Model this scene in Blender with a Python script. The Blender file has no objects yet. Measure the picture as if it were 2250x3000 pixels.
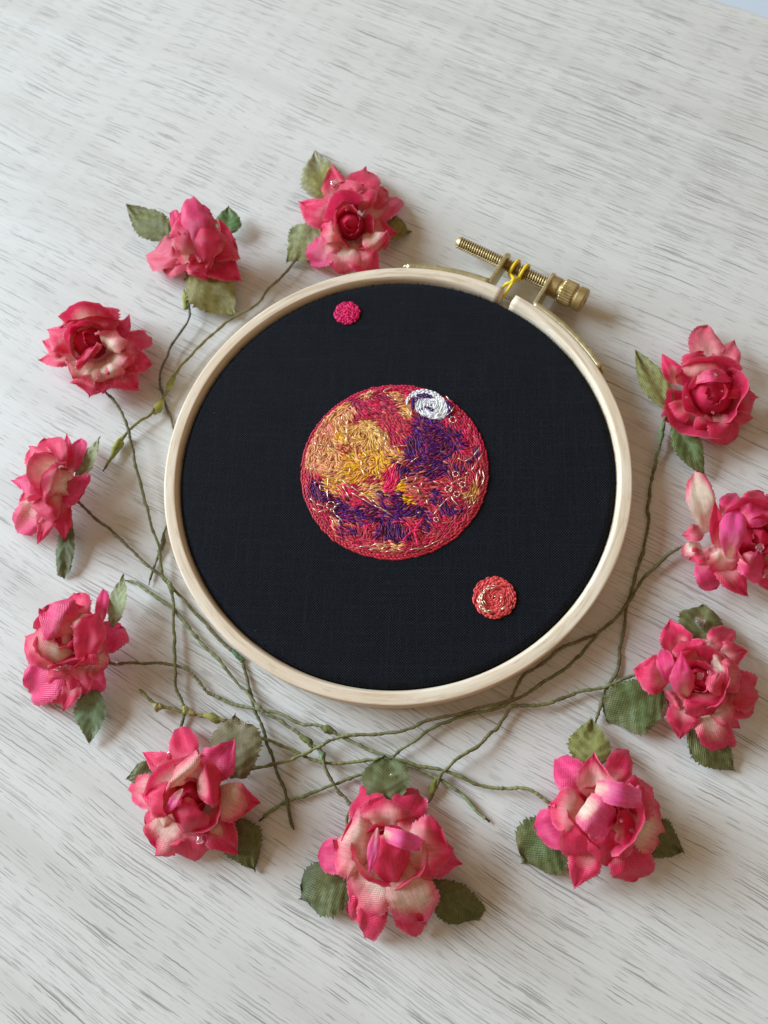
import bpy, math, random
import numpy as np
from mathutils import Matrix, Vector, noise

random.seed(7); rng = np.random.default_rng(7)
SC = bpy.context.scene
COL = SC.collection
SC.unit_settings.system = 'METRIC'
SC.unit_settings.scale_length = 0.01          # one unit is one centimetre

# ------------------------------------------------------------------ camera
PW, PH, FPX = 2250.0, 3000.0, 2310.0
TILT, ROLL = math.radians(19.2407), math.radians(-12.5358)
RING_R, RING_H = 5.5, 0.8
CAM = Vector((-0.0824604 * RING_R, -1.28470963 * RING_R, RING_H + 3.1224878 * RING_R))
CROT = Matrix.Rotation(TILT, 3, 'X') @ Matrix.Rotation(ROLL, 3, 'Z')
cd = bpy.data.cameras.new('camera'); cam = bpy.data.objects.new('camera', cd); COL.objects.link(cam)
cam.location = CAM; cam.rotation_euler = CROT.to_euler()
cd.sensor_fit = 'VERTICAL'; cd.sensor_height = 24.0; cd.lens = FPX / PH * 24.0
cd.clip_start = 0.5; cd.clip_end = 1000.0
cd.dof.use_dof = True; cd.dof.focus_distance = 17.3
cd.dof.aperture_fstop = cd.lens * 1e-3 / 0.14
SC.camera = cam

# ------------------------------------------------------------------ light
w = bpy.data.worlds.new('World'); SC.world = w; w.use_nodes = True
bg = w.node_tree.nodes['Background']
bg.inputs['Color'].default_value = (1.0, 0.75, 0.49, 1); bg.inputs['Strength'].default_value = 0.35
ld = bpy.data.lights.new('window_light', 'AREA'); lo = bpy.data.objects.new('window_light', ld); COL.objects.link(lo)
LDIR = Vector((-0.78, 0.50, 0.46)).normalized()
lo.location = LDIR * 180.0
lo.rotation_euler = (-LDIR).to_track_quat('-Z', 'Y').to_euler()
ld.shape = 'RECTANGLE'; ld.size = 115.0; ld.size_y = 90.0
ld.energy = 690000.0; ld.color = (0.70, 0.86, 1.0)

SC.view_settings.view_transform = 'Standard'; SC.view_settings.look = 'None'
SC.view_settings.exposure = 0.0; SC.view_settings.gamma = 1.0

# ------------------------------------------------------------------ helpers
def at(px, py, z=0.0):
    """A point of the photograph, in its 2250x3000 pixels, as a point at height z."""
    d = CROT @ Vector(((px - PW / 2) / FPX, -(py - PH / 2) / FPX, -1.0))
    t = (CAM.z - z) / -d.z
    return CAM + d * t

class Crop:
    """Coordinates read in an enlarged piece of the photograph."""
    def __init__(s, x, y, k): s.x, s.y, s.k = x, y, k
    def src(s, p): return (s.x + p[0] * s.k, s.y + p[1] * s.k)
    def at(s, p, z=0.0): return at(*s.src(p), z)
    def cm(s, p, n, z=0.5):
        a, b = s.src(p); return (at(a + 5, b, z) - at(a - 5, b, z)).length / 10 * n * s.k

def lin(r, g, b):
    f = lambda c: c / 12.92 if c <= 0.04045 else ((c + 0.055) / 1.055) ** 2.4
    return (f(r / 255), f(g / 255), f(b / 255))

def mix(a, b, t): return tuple(a[i] + (b[i] - a[i]) * t for i in range(3))
def clamp(x, a=0.0, b=1.0): return max(a, min(b, x))
def sstep(a, b, x):
    t = clamp((x - a) / (b - a + 1e-9)); return t * t * (3 - 2 * t)

def empty(name, loc, label, cat, group=None):
    o = bpy.data.objects.new(name, None); COL.objects.link(o); o.location = loc
    o.empty_display_size = 0.3
    o['label'] = label; o['category'] = cat
    if group: o['group'] = group
    return o

def mesh(name, verts, faces, mat, parent=None, cols=None, uvs=None, smooth=True, kind=None, label=None):
    """Link one mesh object; verts are world points, stored relative to the top parent."""
    off = Vector((0, 0, 0)); p = parent
    while p is not None: off += p.location; p = p.parent
    v = np.asarray(verts, dtype=float).reshape(-1, 3) - np.array(off)
    me = bpy.data.meshes.new(name); me.from_pydata(v.tolist(), [], faces)
    if smooth: me.polygons.foreach_set('use_smooth', [True] * len(me.polygons))
    if cols is not None:
        ca = me.color_attributes.new('dye', 'FLOAT_COLOR', 'POINT')
        c = np.ones((len(v), 4)); c[:, :3] = np.asarray(cols); ca.data.foreach_set('color', c.ravel())
    if uvs is not None:
        ul = me.uv_layers.new(name='UVMap'); li = np.zeros(len(me.loops), dtype=np.int32)
        me.loops.foreach_get('vertex_index', li); ul.data.foreach_set('uv', np.asarray(uvs, dtype=float)[li].ravel())
    me.materials.append(mat); me.update()
    o = bpy.data.objects.new(name, me); COL.objects.link(o)
    if parent is not None: o.parent = parent
    if kind: o['kind'] = kind
    if label: o['label'] = label
    return o

def catmull(pts, n):
    P = [Vector(p) for p in pts]; P = [P[0] * 2 - P[1]] + P + [P[-1] * 2 - P[-2]]
    out = []
    for i in range(1, len(P) - 2):
        for k in range(n):
            t = k / n; a, b, c, d = P[i - 1], P[i], P[i + 1], P[i + 2]
            out.append(0.5 * (2 * b + (c - a) * t + (2 * a - 5 * b + 4 * c - d) * t * t + (3 * b - a - 3 * c + d) * t ** 3))
    out.append(P[-2]); return out

def tube(path, rad, ns=8, closed=False):
    V, F, n = [], [], len(path); up = Vector((0, 0, 1))
    prev = None
    for i, p in enumerate(path):
        t = (path[(i + 1) % n] - path[i - 1]) if closed else (path[min(i + 1, n - 1)] - path[max(i - 1, 0)])
        t = t.normalized() if t.length > 1e-9 else Vector((1, 0, 0))
        if prev is None:
            s = t.cross(up)
            if s.length < 1e-3: s = t.cross(Vector((1, 0, 0)))
        else: s = prev - t * prev.dot(t)
        s.normalize(); prev = s; b = t.cross(s)
        r = rad(i / max(n - 1, 1)) if callable(rad) else rad
        for k in range(ns):
            a = 2 * math.pi * k / ns; V.append(p + (s * math.cos(a) + b * math.sin(a)) * r)
    m = n if closed else n - 1
    for i in range(m):
        for k in range(ns):
            j = (i + 1) % n; F.append((i * ns + k, i * ns + (k + 1) % ns, j * ns + (k + 1) % ns, j * ns + k))
    if not closed:
        F.append(tuple(range(ns))[::-1]); F.append(tuple((n - 1) * ns + k for k in range(ns)))
    return V, F

def lathe(profile, origin, axis, ns=32, mod=None):
    """profile: (distance along axis, radius) pairs."""
    axis = axis.normalized(); s = axis.cross(Vector((0, 0, 1))).normalized(); b = axis.cross(s); V, F = [], []
    for i, (d, r) in enumerate(profile):
        for k in range(ns):
            a = 2 * math.pi * k / ns; q = r * (mod(i, k, d) if mod else 1.0)
            V.append(origin + axis * d + (s * math.cos(a) + b * math.sin(a)) * q)
    for i in range(len(profile) - 1):
        for k in range(ns): F.append((i * ns + k, i * ns + (k + 1) % ns, (i + 1) * ns + (k + 1) % ns, (i + 1) * ns + k))
    F.append(tuple(range(ns))[::-1]); F.append(tuple((len(profile) - 1) * ns + k for k in range(ns)))
    return V, F

# ------------------------------------------------------------------ materials
class N:
    def __init__(s, name):
        s.m = bpy.data.materials.new(name); s.m.use_nodes = True; s.t = s.m.node_tree
        s.p = s.t.nodes['Principled BSDF']; s.out = s.t.nodes['Material Output']
    def n(s, typ, ins=None, **kw):
        x = s.t.nodes.new(typ)
        for k, v in kw.items(): setattr(x, k, v)
        for k, v in (ins or {}).items():
            if hasattr(v, 'links') or isinstance(v, bpy.types.NodeSocket): s.t.links.new(v, x.inputs[k])
            else: x.inputs[k].default_value = v
        return x
    def l(s, a, b): s.t.links.new(a, b)
    def set(s, **kw):
        for k, v in kw.items():
            k = k.replace('_', ' ')
            if isinstance(v, bpy.types.NodeSocket): s.l(v, s.p.inputs[k])
            else: s.p.inputs[k].default_value = v
    def math(s, op, a, b=None, clamp=False):
        x = s.n('ShaderNodeMath', operation=op, use_clamp=clamp)
        for i, v in enumerate((a, b)):
            if v is None: continue
            if isinstance(v, bpy.types.NodeSocket): s.l(v, x.inputs[i])
            else: x.inputs[i].default_value = v
        return x.outputs[0]
    def ramp(s, fac, stops):
        x = s.n('ShaderNodeValToRGB'); s.l(fac, x.inputs[0]); e = x.color_ramp.elements
        while len(e) < len(stops): e.new(0.5)
        for i, (p, c) in enumerate(stops): e[i].position = p; e[i].color = (*c, 1) if len(c) == 3 else c
        return x.outputs[0]
    def mixc(s, fac, a, b, mode='MIX'):
        x = s.n('ShaderNodeMix', data_type='RGBA', blend_type=mode)
        for i, v in ((0, fac), (6, a), (7, b)):
            if isinstance(v, bpy.types.NodeSocket): s.l(v, x.inputs[i])
            else: x.inputs[i].default_value = (*v, 1) if isinstance(v, tuple) and len(v) == 3 else v
        return x.outputs[2]
    def noise(s, vec, scale, detail=3, rough=0.5):
        x = s.n('ShaderNodeTexNoise', {'Scale': scale, 'Detail': detail, 'Roughness': rough}); s.l(vec, x.inputs['Vector'])
        return x.outputs['Fac']
    def mapping(s, vec, rot=(0, 0, 0), scale=(1, 1, 1), loc=(0, 0, 0)):
        x = s.n('ShaderNodeMapping'); s.l(vec, x.inputs[0])
        x.inputs['Rotation'].default_value = rot; x.inputs['Scale'].default_value = scale; x.inputs['Location'].default_value = loc
        return x.outputs[0]
    def bump(s, h, strength, dist):
        x = s.n('ShaderNodeBump', {'Strength': strength, 'Distance': dist}); s.l(h, x.inputs['Height'])
        s.l(x.outputs[0], s.p.inputs['Normal']); return x
    def coord(s, which='Object'): return s.n('ShaderNodeTexCoord').outputs[which]

GRAIN = math.radians(-42.5)
def mat_table():
    m = N('white_wood_laminate'); co = m.coord()
    # slow bending of the figure, then the grain frame (x along the grain)
    warp = m.n('ShaderNodeTexNoise', {'Scale': 0.16, 'Detail': 1.0}); m.l(co, warp.inputs['Vector'])
    sub = m.n('ShaderNodeVectorMath', operation='SUBTRACT'); m.l(warp.outputs['Color'], sub.inputs[0]); sub.inputs[1].default_value = (0.5, 0.5, 0.5)
    scl = m.n('ShaderNodeVectorMath', operation='SCALE'); m.l(sub.outputs[0], scl.inputs[0]); scl.inputs['Scale'].default_value = 0.6
    add = m.n('ShaderNodeVectorMath', operation='ADD'); m.l(co, add.inputs[0]); m.l(scl.outputs[0], add.inputs[1])
    g = m.mapping(add.outputs[0], rot=(0, 0, -GRAIN))
    fine = m.noise(m.mapping(g, scale=(0.30, 26, 1)), 1.0, 4, 0.65)
    pores = m.noise(m.mapping(g, scale=(0.52, 25, 1), loc=(3, 7, 0)), 1.0, 2.6, 0.60)
    short = m.noise(m.mapping(g, scale=(1.4, 29, 1), loc=(13, 1, 4)), 1.0, 2.5, 0.55)
    longs = m.noise(m.mapping(g, scale=(0.24, 26, 1), loc=(5, 21, 2)), 1.0, 3, 0.55)
    band = m.noise(m.mapping(g, scale=(0.05, 0.75, 1), loc=(1, 2, 0)), 1.0, 3, 0.55)
    wig = m.noise(m.mapping(g, scale=(7, 45, 1)), 1.0, 2, 0.6)
    wg = m.math('MULTIPLY', m.math('SUBTRACT', wig, 0.5), 0.16)
    low = m.noise(m.mapping(g, scale=(0.05, 0.16, 1), loc=(8.3, 1.4, 0)), 1.0, 1, 0.5)
    bd = m.math('ADD', m.math('MULTIPLY', m.math('SUBTRACT', band, 0.5), 0.22), m.math('MULTIPLY', m.math('SUBTRACT', low, 0.5), 0.16))
    s1 = m.ramp(m.math('ADD', m.math('ADD', pores, wg), bd), [(0.585, (0, 0, 0)), (0.68, (1, 1, 1))])
    s2 = m.ramp(m.math('ADD', short, bd), [(0.60, (0, 0, 0)), (0.70, (1, 1, 1))])
    s3 = m.ramp(m.math('ADD', m.math('ADD', longs, wg), bd), [(0.605, (0, 0, 0)), (0.72, (1, 1, 1))])
    def dashes(sx, sy, off, keep, size):
        vv = m.n('ShaderNodeVectorMath', operation='ADD'); m.l(m.mapping(g, scale=(sx, sy, 1), loc=off), vv.inputs[0])
        wz = m.n('ShaderNodeCombineXYZ'); m.l(m.math('MULTIPLY', m.math('SUBTRACT', m.noise(m.mapping(g, scale=(2.6, 2.6, 1)), 1.0, 3, 0.6), 0.5), sy * 0.06), wz.inputs[1]); m.l(wz.outputs[0], vv.inputs[1])
        vo = m.n('ShaderNodeTexVoronoi', {'Scale': 1.0, 'Randomness': 1.0}, voronoi_dimensions='2D'); m.l(vv.outputs[0], vo.inputs['Vector'])
        sp = m.n('ShaderNodeSeparateColor'); m.l(vo.outputs['Color'], sp.inputs[0])
        lim = m.math('MULTIPLY', m.math('SUBTRACT', sp.outputs[0], keep), size); lim = m.math('ADD', lim, m.math('MULTIPLY', bd, 0.9))
        lim = m.math('ADD', lim, wg)
        q = m.math('DIVIDE', m.math('SUBTRACT', lim, vo.outputs['Distance']), 0.10)
        return m.math('MULTIPLY', m.math('ADD', q, 0.0, clamp=True), m.math('ADD', m.math('MULTIPLY', sp.outputs[1], 0.7), 0.35))
    d1 = dashes(0.62, 19.0, (2, 5, 0), 0.50, 0.72); d2 = dashes(0.26, 15.0, (7, 1, 0), 0.58, 0.80); d3 = dashes(1.5, 25.0, (4, 9, 0), 0.52, 0.70)
    dd = m.math('MAXIMUM', m.math('MAXIMUM', d1, d2), m.math('MULTIPLY', d3, 0.8))
    st = m.math('MAXIMUM', m.math("MULTIPLY", m.math("MAXIMUM", s1, s3), 0.50), m.math('MULTIPLY', dd, 0.95))
    base = m.ramp(band, [(0.30, (0.595, 0.575, 0.54)), (0.52, (0.68, 0.665, 0.63)), (0.72, (0.715, 0.705, 0.675))])
    base = m.mixc(m.math('MULTIPLY', m.ramp(fine, [(0.42, (0, 0, 0)), (0.72, (1, 1, 1))]), 0.20), base, (0.42, 0.41, 0.385))
    c = m.mixc(m.math('MULTIPLY', st, 0.78), base, (0.205, 0.195, 0.175))
    m.set(Base_Color=c, Roughness=0.42, Specular_IOR_Level=0.35)
    m.bump(m.math('MULTIPLY', st, -1.0), 0.25, 0.01)
    return m.m

def mat_simple(name, col, rough=0.5, metal=0.0, spec=0.5, nscale=0, namp=0.0, bump=0.0):
    m = N(name); co = m.coord()
    if nscale:
        f = m.noise(co, nscale, 4, 0.6)
        c = m.mixc(m.ramp(f, [(0.3, (0, 0, 0)), (0.7, (1, 1, 1))]), tuple(x * (1 - namp) for x in col), tuple(min(1, x * (1 + namp)) for x in col))
        m.set(Base_Color=c)
        if bump: m.bump(f, bump, 0.02)
    else: m.set(Base_Color=(*col, 1))
    m.set(Roughness=rough, Metallic=metal, Specular_IOR_Level=spec)
    return m.m

def mat_birch():
    m = N('pale_birch'); uv = m.coord('UV')
    g = m.noise(m.mapping(uv, scale=(0.7, 9, 1)), 1.0, 4, 0.6)
    b = m.noise(m.mapping(uv, scale=(0.35, 1.2, 1), loc=(4, 2, 0)), 1.0, 2, 0.5)
    s = m.noise(m.mapping(uv, scale=(2.2, 14, 1), loc=(9, 2, 0)), 1.0, 2, 0.5)
    c = m.ramp(g, [(0.34, (0.60, 0.47, 0.32)), (0.5, (0.77, 0.65, 0.495)), (0.64, (0.83, 0.73, 0.59))])
    c = m.mixc(m.ramp(b, [(0.42, (0, 0, 0)), (0.75, (0.75, 0.75, 0.75))]), c, (0.72, 0.55, 0.39))
    c = m.mixc(m.math('MULTIPLY', m.ramp(s, [(0.60, (0, 0, 0)), (0.70, (1, 1, 1))]), 0.5), c, (0.52, 0.39, 0.27))
    m.set(Base_Color=c, Roughness=0.55, Specular_IOR_Level=0.35); m.bump(g, 0.35, 0.015)
    return m.m

def mat_linen():
    m = N('black_linen'); co = m.mapping(m.coord(), rot=(0, 0, math.radians(14)))
    wob = m.n('ShaderNodeTexNoise', {'Scale': 3.0, 'Detail': 3.0}); m.l(co, wob.inputs['Vector'])
    mx = m.n('ShaderNodeVectorMath', operation='SCALE'); m.l(wob.outputs['Color'], mx.inputs[0]); mx.inputs['Scale'].default_value = 0.05
    ad = m.n('ShaderNodeVectorMath', operation='ADD'); m.l(co, ad.inputs[0]); m.l(mx.outputs[0], ad.inputs[1])
    sp = m.n('ShaderNodeSeparateXYZ'); m.l(ad.outputs[0], sp.inputs[0])
    k = 2 * math.pi / 0.062
    wx = m.math('SINE', m.math('MULTIPLY', sp.outputs[0], k)); wy = m.math('SINE', m.math('MULTIPLY', sp.outputs[1], k))
    weave = m.math('ADD', m.math('MULTIPLY', m.math('MULTIPLY', wx, wy), 0.5), 0.5)
    sx = m.noise(m.mapping(co, scale=(22, 0.7, 1)), 1.0, 2, 0.6); sy = m.noise(m.mapping(co, scale=(0.7, 22, 1)), 1.0, 2, 0.6)
    slub = m.math('MAXIMUM', sx, sy); fuzz = m.noise(co, 26, 4, 0.75); lint = m.noise(co, 11, 2, 0.5)
    v = m.math('ADD', m.math('MULTIPLY', weave, 0.85), m.math('MULTIPLY', m.math('SUBTRACT', slub, 0.5), 0.60))
    v = m.math('ADD', v, m.math('MULTIPLY', m.math('SUBTRACT', fuzz, 0.5), 0.9), clamp=True)
    c = m.ramp(v, [(0.0, (0.0020, 0.0024, 0.0037)), (0.5, (0.0058, 0.0070, 0.0108)), (1.0, (0.027, 0.0315, 0.043))])
    c = m.mixc(m.ramp(lint, [(0.765, (0, 0, 0)), (0.80, (0.7, 0.7, 0.7))]), c, (0.07, 0.07, 0.08))
    m.set(Base_Color=c, Roughness=0.9, Specular_IOR_Level=0.12, Sheen_Weight=0.02, Sheen_Roughness=0.5)
    m.bump(v, 0.8, 0.025)
    return m.m

def mat_dye(name, rough=0.5, spec=0.4, weave=True, transl=0.2, sheen=0.1, pitch=0.050, var=0.12):
    """Dyed cloth: the colour comes from the piece, the weave from its own coordinates (cm)."""
    m = N(name); a = m.n('ShaderNodeAttribute', attribute_name='dye')
    c = a.outputs['Color']
    co = m.coord()
    f = m.noise(co, 9, 3, 0.6); blot = m.ramp(f, [(0.3, (1 - var,) * 3), (0.7, (1 + var,) * 3)])
    c = m.mixc(1.0, c, blot, 'MULTIPLY')
    if weave:
        uv = m.coord('UV'); sp = m.n('ShaderNodeSeparateXYZ'); m.l(uv, sp.inputs[0]); k = 2 * math.pi / pitch
        w1 = m.math('SINE', m.math('MULTIPLY', m.math('ADD', sp.outputs[0], sp.outputs[1]), k))
        w2 = m.math('SINE', m.math('MULTIPLY', m.math('SUBTRACT', sp.outputs[0], sp.outputs[1]), k * 0.8))
        h = m.math('ADD', m.math('MULTIPLY', w1, 0.35), m.math('MULTIPLY', w2, 0.15)); h = m.math('ADD', h, 0.5)
        c = m.mixc(1.0, c, m.ramp(h, [(0.0, (0.80,) * 3), (1.0, (1.14,) * 3)]), 'MULTIPLY')
        m.bump(h, 0.5, 0.018)
    if weave:
        fib = m.noise(m.mapping(uv, scale=(26, 2.2, 1)), 1.0, 3, 0.6)
        c = m.mixc(1.0, c, m.ramp(fib, [(0.30, (0.86,) * 3), (0.70, (1.16,) * 3)]), 'MULTIPLY')
    m.set(Base_Color=c, Roughness=rough, Specular_IOR_Level=spec, Sheen_Weight=sheen, Sheen_Roughness=0.4)
    if transl:
        t = m.n('ShaderNodeBsdfTranslucent'); m.l(c, t.inputs[0]); x = m.n('ShaderNodeMixShader', {0: transl})
        m.l(m.p.outputs[0], x.inputs[1]); m.l(t.outputs[0], x.inputs[2]); m.l(x.outputs[0], m.out.inputs[0])
    return m.m

def mat_thread(name, rough=0.38, spec=0.5):
    m = N(name); a = m.n('ShaderNodeAttribute', attribute_name='dye')
    uv = m.coord('UV'); w = m.n('ShaderNodeTexWave', {'Scale': 11.0, 'Distortion': 0.6}, wave_type='BANDS', bands_direction='DIAGONAL'); m.l(uv, w.inputs[0])
    c = m.mixc(1.0, a.outputs['Color'], m.ramp(w.outputs['Fac'], [(0.0, (0.72,) * 3), (0.6, (1.08,) * 3)]), 'MULTIPLY')
    m.set(Base_Color=c, Roughness=rough, Specular_IOR_Level=spec, Sheen_Weight=0.0); m.bump(w.outputs['Fac'], 0.3, 0.006)
    return m.m

def mat_stem():
    m = N('paper_wrapped_wire'); a = m.n('ShaderNodeAttribute', attribute_name='dye'); co = m.coord()
    f = m.noise(co, 5.0, 4, 0.65); g = m.noise(co, 30, 3, 0.6)
    c = m.mixc(1.0, a.outputs['Color'], m.ramp(f, [(0.30, (0.62, 0.62, 0.62)), (0.70, (1.25, 1.25, 1.25))]), 'MULTIPLY')
    c = m.mixc(1.0, c, m.ramp(g, [(0.3, (0.72,) * 3), (0.7, (1.25,) * 3)]), 'MULTIPLY')
    m.set(Base_Color=c, Roughness=0.75, Specular_IOR_Level=0.25); m.bump(g, 0.6, 0.02)
    return m.m

def mat_glue():
    m = N('clear_glue'); m.set(Base_Color=(0.97, 0.96, 0.94, 1), Roughness=0.12, Transmission_Weight=0.96, IOR=1.38, Specular_IOR_Level=0.6)
    return m.m

def mat_brass(name, col, rough):
    m = N(name); co = m.coord(); f = m.noise(co, 7, 4, 0.65); g = m.noise(co, 60, 2, 0.6)
    c = m.mixc(m.ramp(f, [(0.35, (0, 0, 0)), (0.7, (1, 1, 1))]), tuple(x * 0.72 for x in col), col)
    m.set(Base_Color=c, Metallic=0.85, Roughness=m.math('ADD', m.math('MULTIPLY', f, 0.25), rough - 0.1)); m.bump(g, 0.12, 0.008)
    return m.m

M_TABLE = mat_table(); M_BIRCH = mat_birch(); M_LINEN = mat_linen()
M_PETAL = mat_dye('dyed_satin', rough=0.42, spec=0.45, transl=0.32, sheen=0.12)
M_LEAF = mat_dye('green_leaf_cloth', rough=0.5, spec=0.35, transl=0.15, sheen=0.15, pitch=0.055, var=0.25)
M_THREAD = mat_thread('embroidery_floss', 0.42, 0.28); M_STEM = mat_stem(); M_GLUE = mat_glue()
M_GOLD = mat_brass('metallic_thread', (0.95, 0.74, 0.56), 0.36)
M_BRASS = mat_brass('brass', (0.60, 0.46, 0.22), 0.42); M_BRASS2 = mat_brass('pale_brass', (0.74, 0.66, 0.40), 0.40)
M_YELLOW = mat_simple('yellow_thread', (0.80, 0.56, 0.012), 0.5, nscale=12, namp=0.12)
M_FLOOR = mat_simple('pale_blue_paint', (0.62, 0.70, 0.80), 0.5, nscale=0.02, namp=0.05)

# ------------------------------------------------------------------ table and what lies past its edge
gx = Vector((math.cos(GRAIN), math.sin(GRAIN), 0)); gy = Vector((-math.sin(GRAIN), math.cos(GRAIN), 0))
edge = at(2185, 25).dot(gy)
def slab(u0, u1, v0, v1, z0, z1, b):
    prof = [(v0, z0), (v0, z1)] + [(v1 - b + b * math.sin(a), z1 - b + b * math.cos(a)) for a in [i * math.pi / 12 for i in range(7)]] + [(v1, z0)]
    V = [gx * u + gy * v + Vector((0, 0, z)) for u in (u0, u1) for v, z in prof]; n = len(prof)
    F = [(i, (i + 1) % n, n + (i + 1) % n, n + i) for i in range(n)] + [tuple(range(n))[::-1], tuple(range(n, 2 * n))]
    return V, F
V, F = slab(-75, 75, -70, edge, -2.2, 0.0, 0.12)
tb = mesh('table_top', V, F, M_TABLE, smooth=False, kind='structure')
V = [Vector((x, y, -9)) for x, y in ((-150, -150), (150, -150), (150, 150), (-150, 150))]
mesh('ledge', V, [(0, 1, 2, 3)], M_FLOOR, smooth=False, kind='structure')

# ------------------------------------------------------------------ embroidery hoop
hoop = empty('embroidery_hoop', (0, 0, 0), 'small round wooden embroidery hoop holding black cloth with a stitched planet', 'embroidery hoop')
ang = lambda p: math.atan2(p.y, p.x)
c2 = Crop(1150, 640, 0.42194)
ga, gb = ang(c2.at((752, 528), RING_H)), ang(c2.at((832, 568), RING_H))    # the two ends of the open outer ring (ga > gb)
FAB_Z = 0.715
def ring(prof, a0, a1, n, closed=False):
    V, F, U = [], [], []; m = len(prof); steps = n if closed else n + 1
    ln = [0.0]
    for i in range(1, m): ln.append(ln[-1] + math.hypot(prof[i][0] - prof[i - 1][0], prof[i][1] - prof[i - 1][1]))
    for i in range(steps):
        a = a0 + (a1 - a0) * i / n
        for k, (r, z) in enumerate(prof): V.append(Vector((r * math.cos(a), r * math.sin(a), z))); U.append((a * 5.3, ln[k]))
    for i in range(n):
        j = (i + 1) % steps
        for k in range(m): F.append((i * m + k, j * m + k, j * m + (k + 1) % m, i * m + (k + 1) % m))
    if not closed: F.append(tuple(range(m))); F.append(tuple((steps - 1) * m + k for k in range(m))[::-1])
    return V, F, U
prof = [(5.16, 0.0), (5.46, 0.0), (5.49, 0.03), (5.50, 0.08), (5.50, 0.70), (5.50, 0.765), (5.496, 0.786), (5.48, 0.80), (5.45, 0.803), (5.36, 0.803), (5.27, 0.803), (5.245, 0.80), (5.228, 0.788), (5.195, 0.735), (5.185, 0.70), (5.165, 0.60), (5.16, 0.3)]
V, F, U = ring(prof, ga, gb + 2 * math.pi, 220)
mesh('outer_ring', V, F, M_BIRCH, hoop, uvs=U)
prof = [(4.86, 0.0), (5.06, 0.0), (5.06, 0.64), (5.02, 0.68), (4.90, 0.68), (4.86, 0.64)]
V, F, U = ring(prof, 0, 2 * math.pi, 160, True)
mesh('inner_ring', V, F, M_BIRCH, hoop, uvs=U)
# black cloth: drum-tight disc that turns down between the rings
V, F = [], []; rr = [0.0] + [i * 0.17 for i in range(1, 30)] + [4.98, 5.04, 5.085, 5.115, 5.13, 5.135, 5.135]
zz = lambda r, k: FAB_Z + (0.0 if r <= 4.98 else -(5.0 - 5.0 + ((r - 4.98) / 0.155) ** 2.2 * 0.10))
NA = 180
V.append(Vector((0, 0, FAB_Z)))
for q, r in enumerate(rr[1:]):
    for k in range(NA):
        a = 2 * math.pi * k / NA; z = zz(r, k) if q < len(rr) - 2 else 0.1
        V.append(Vector((r * math.cos(a), r * math.sin(a), z + 0.006 * noise.noise(Vector((r * math.cos(a) * 0.6, r * math.sin(a) * 0.6, 3))))))
for k in range(NA): F.append((0, 1 + k, 1 + (k + 1) % NA))
for i in range(len(rr) - 2):
    for k in range(NA): a = 1 + i * NA; F.append((a + k, a + NA + k, a + NA + (k + 1) % NA, a + (k + 1) % NA))
cloth = mesh('cloth', V, F, M_LINEN, hoop, label='black linen cloth stretched tight in the wooden hoop')

# loose fibres along the rim of the cloth
V, F = [], []
for i in range(900):
    a = random.uniform(0, 2 * math.pi); r = random.uniform(5.03, 5.12); l = random.uniform(0.02, 0.075)
    p = Vector((r * math.cos(a), r * math.sin(a), FAB_Z - ((max(r, 4.98) - 4.98) / 0.155) ** 2.2 * 0.10)); b = a + random.uniform(-1.2, 1.2)
    q = p + Vector((math.cos(b) * l, math.sin(b) * l, random.uniform(0.02, 0.07))); s = Vector((-math.sin(b), math.cos(b), 0)) * 0.006
    n = len(V); V += [p - s, p + s, q, p + Vector((0, 0, 0.008))]; F += [(n, n + 1, n + 2), (n, n + 2, n + 3), (n + 1, n + 3, n + 2)]
mesh('cloth_fibres', V, F, M_LINEN, hoop, smooth=False, kind='stuff')

# brass fittings
def strip(name, p0, p1, extra=None):
    a0, a1 = ang(p0), ang(p1)
    prof = [(5.503, 0.18), (5.615, 0.18), (5.63, 0.20), (5.63, 0.785), (5.615, 0.80), (5.515, 0.80), (5.503, 0.785)]
    V, F, U = ring(prof, a0, a1, 30)
    return mesh(name, V, F, M_BRASS2, hoop, label=extra)
l0, l1 = c2.at((100, 330), 0.78), c2.at((668, 428), 0.78)
r0, r1 = c2.at((985, 592), 0.78), c2.at((1435, 1030), 0.78)
sa = strip('clamp_strip', l0, l1); sb = strip('clamp_strip', r0, r1)
s0, s1 = c2.at((452, 160), 0.50), c2.at((1335, 575), 0.50); sax = (s1 - s0).normalized(); SL = (s1 - s0).length
def lug(base, tip, thick, parent):
    d = Vector((tip.x - base.x, tip.y - base.y, 0)); L = d.length; d.normalize(); s = Vector((-d.y, d.x, 0)) * thick / 2
    out = [(-0.03, 0.20), (L - 0.22, 0.20)] + [(L - 0.25 + 0.25 * math.sin(t), 0.495 - 0.295 * math.cos(t)) for t in [i * math.pi / 10 for i in range(1, 10)]] + [(L - 0.22, 0.79), (-0.03, 0.79)]
    n = len(out); V = [Vector((base.x, base.y, 0)) + d * u + Vector((0, 0, z)) + s * sg for sg in (-1, 1) for u, z in out]
    F = [tuple(range(n))[::-1], tuple(range(n, 2 * n))] + [(i, (i + 1) % n, n + (i + 1) % n, n + i) for i in range(n)]
    o = mesh('lug', V, F, M_BRASS2, parent, smooth=False)
    bv = o.modifiers.new('bevel', 'BEVEL'); bv.width = 0.022; bv.segments = 2
lug(c2.at((672, 436), 0.78), c2.at((818, 212), 0.78), 0.10, sa)
lug(c2.at((992, 585), 0.78), c2.at((1135, 350), 0.78), 0.10, sb)
for p in (l0, r1):
    a = ang(p); V, F = lathe([(0, 0.0001), (0.0, 0.13), (0.05, 0.12), (0.075, 0.08), (0.085, 0.001)], Vector((5.59 * math.cos(a), 5.59 * math.sin(a), 0.62)), Vector((math.cos(a), math.sin(a), 0)), 20)
    mesh('rivet', V, F, M_BRASS2, sa if p is l0 else sb)
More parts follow.
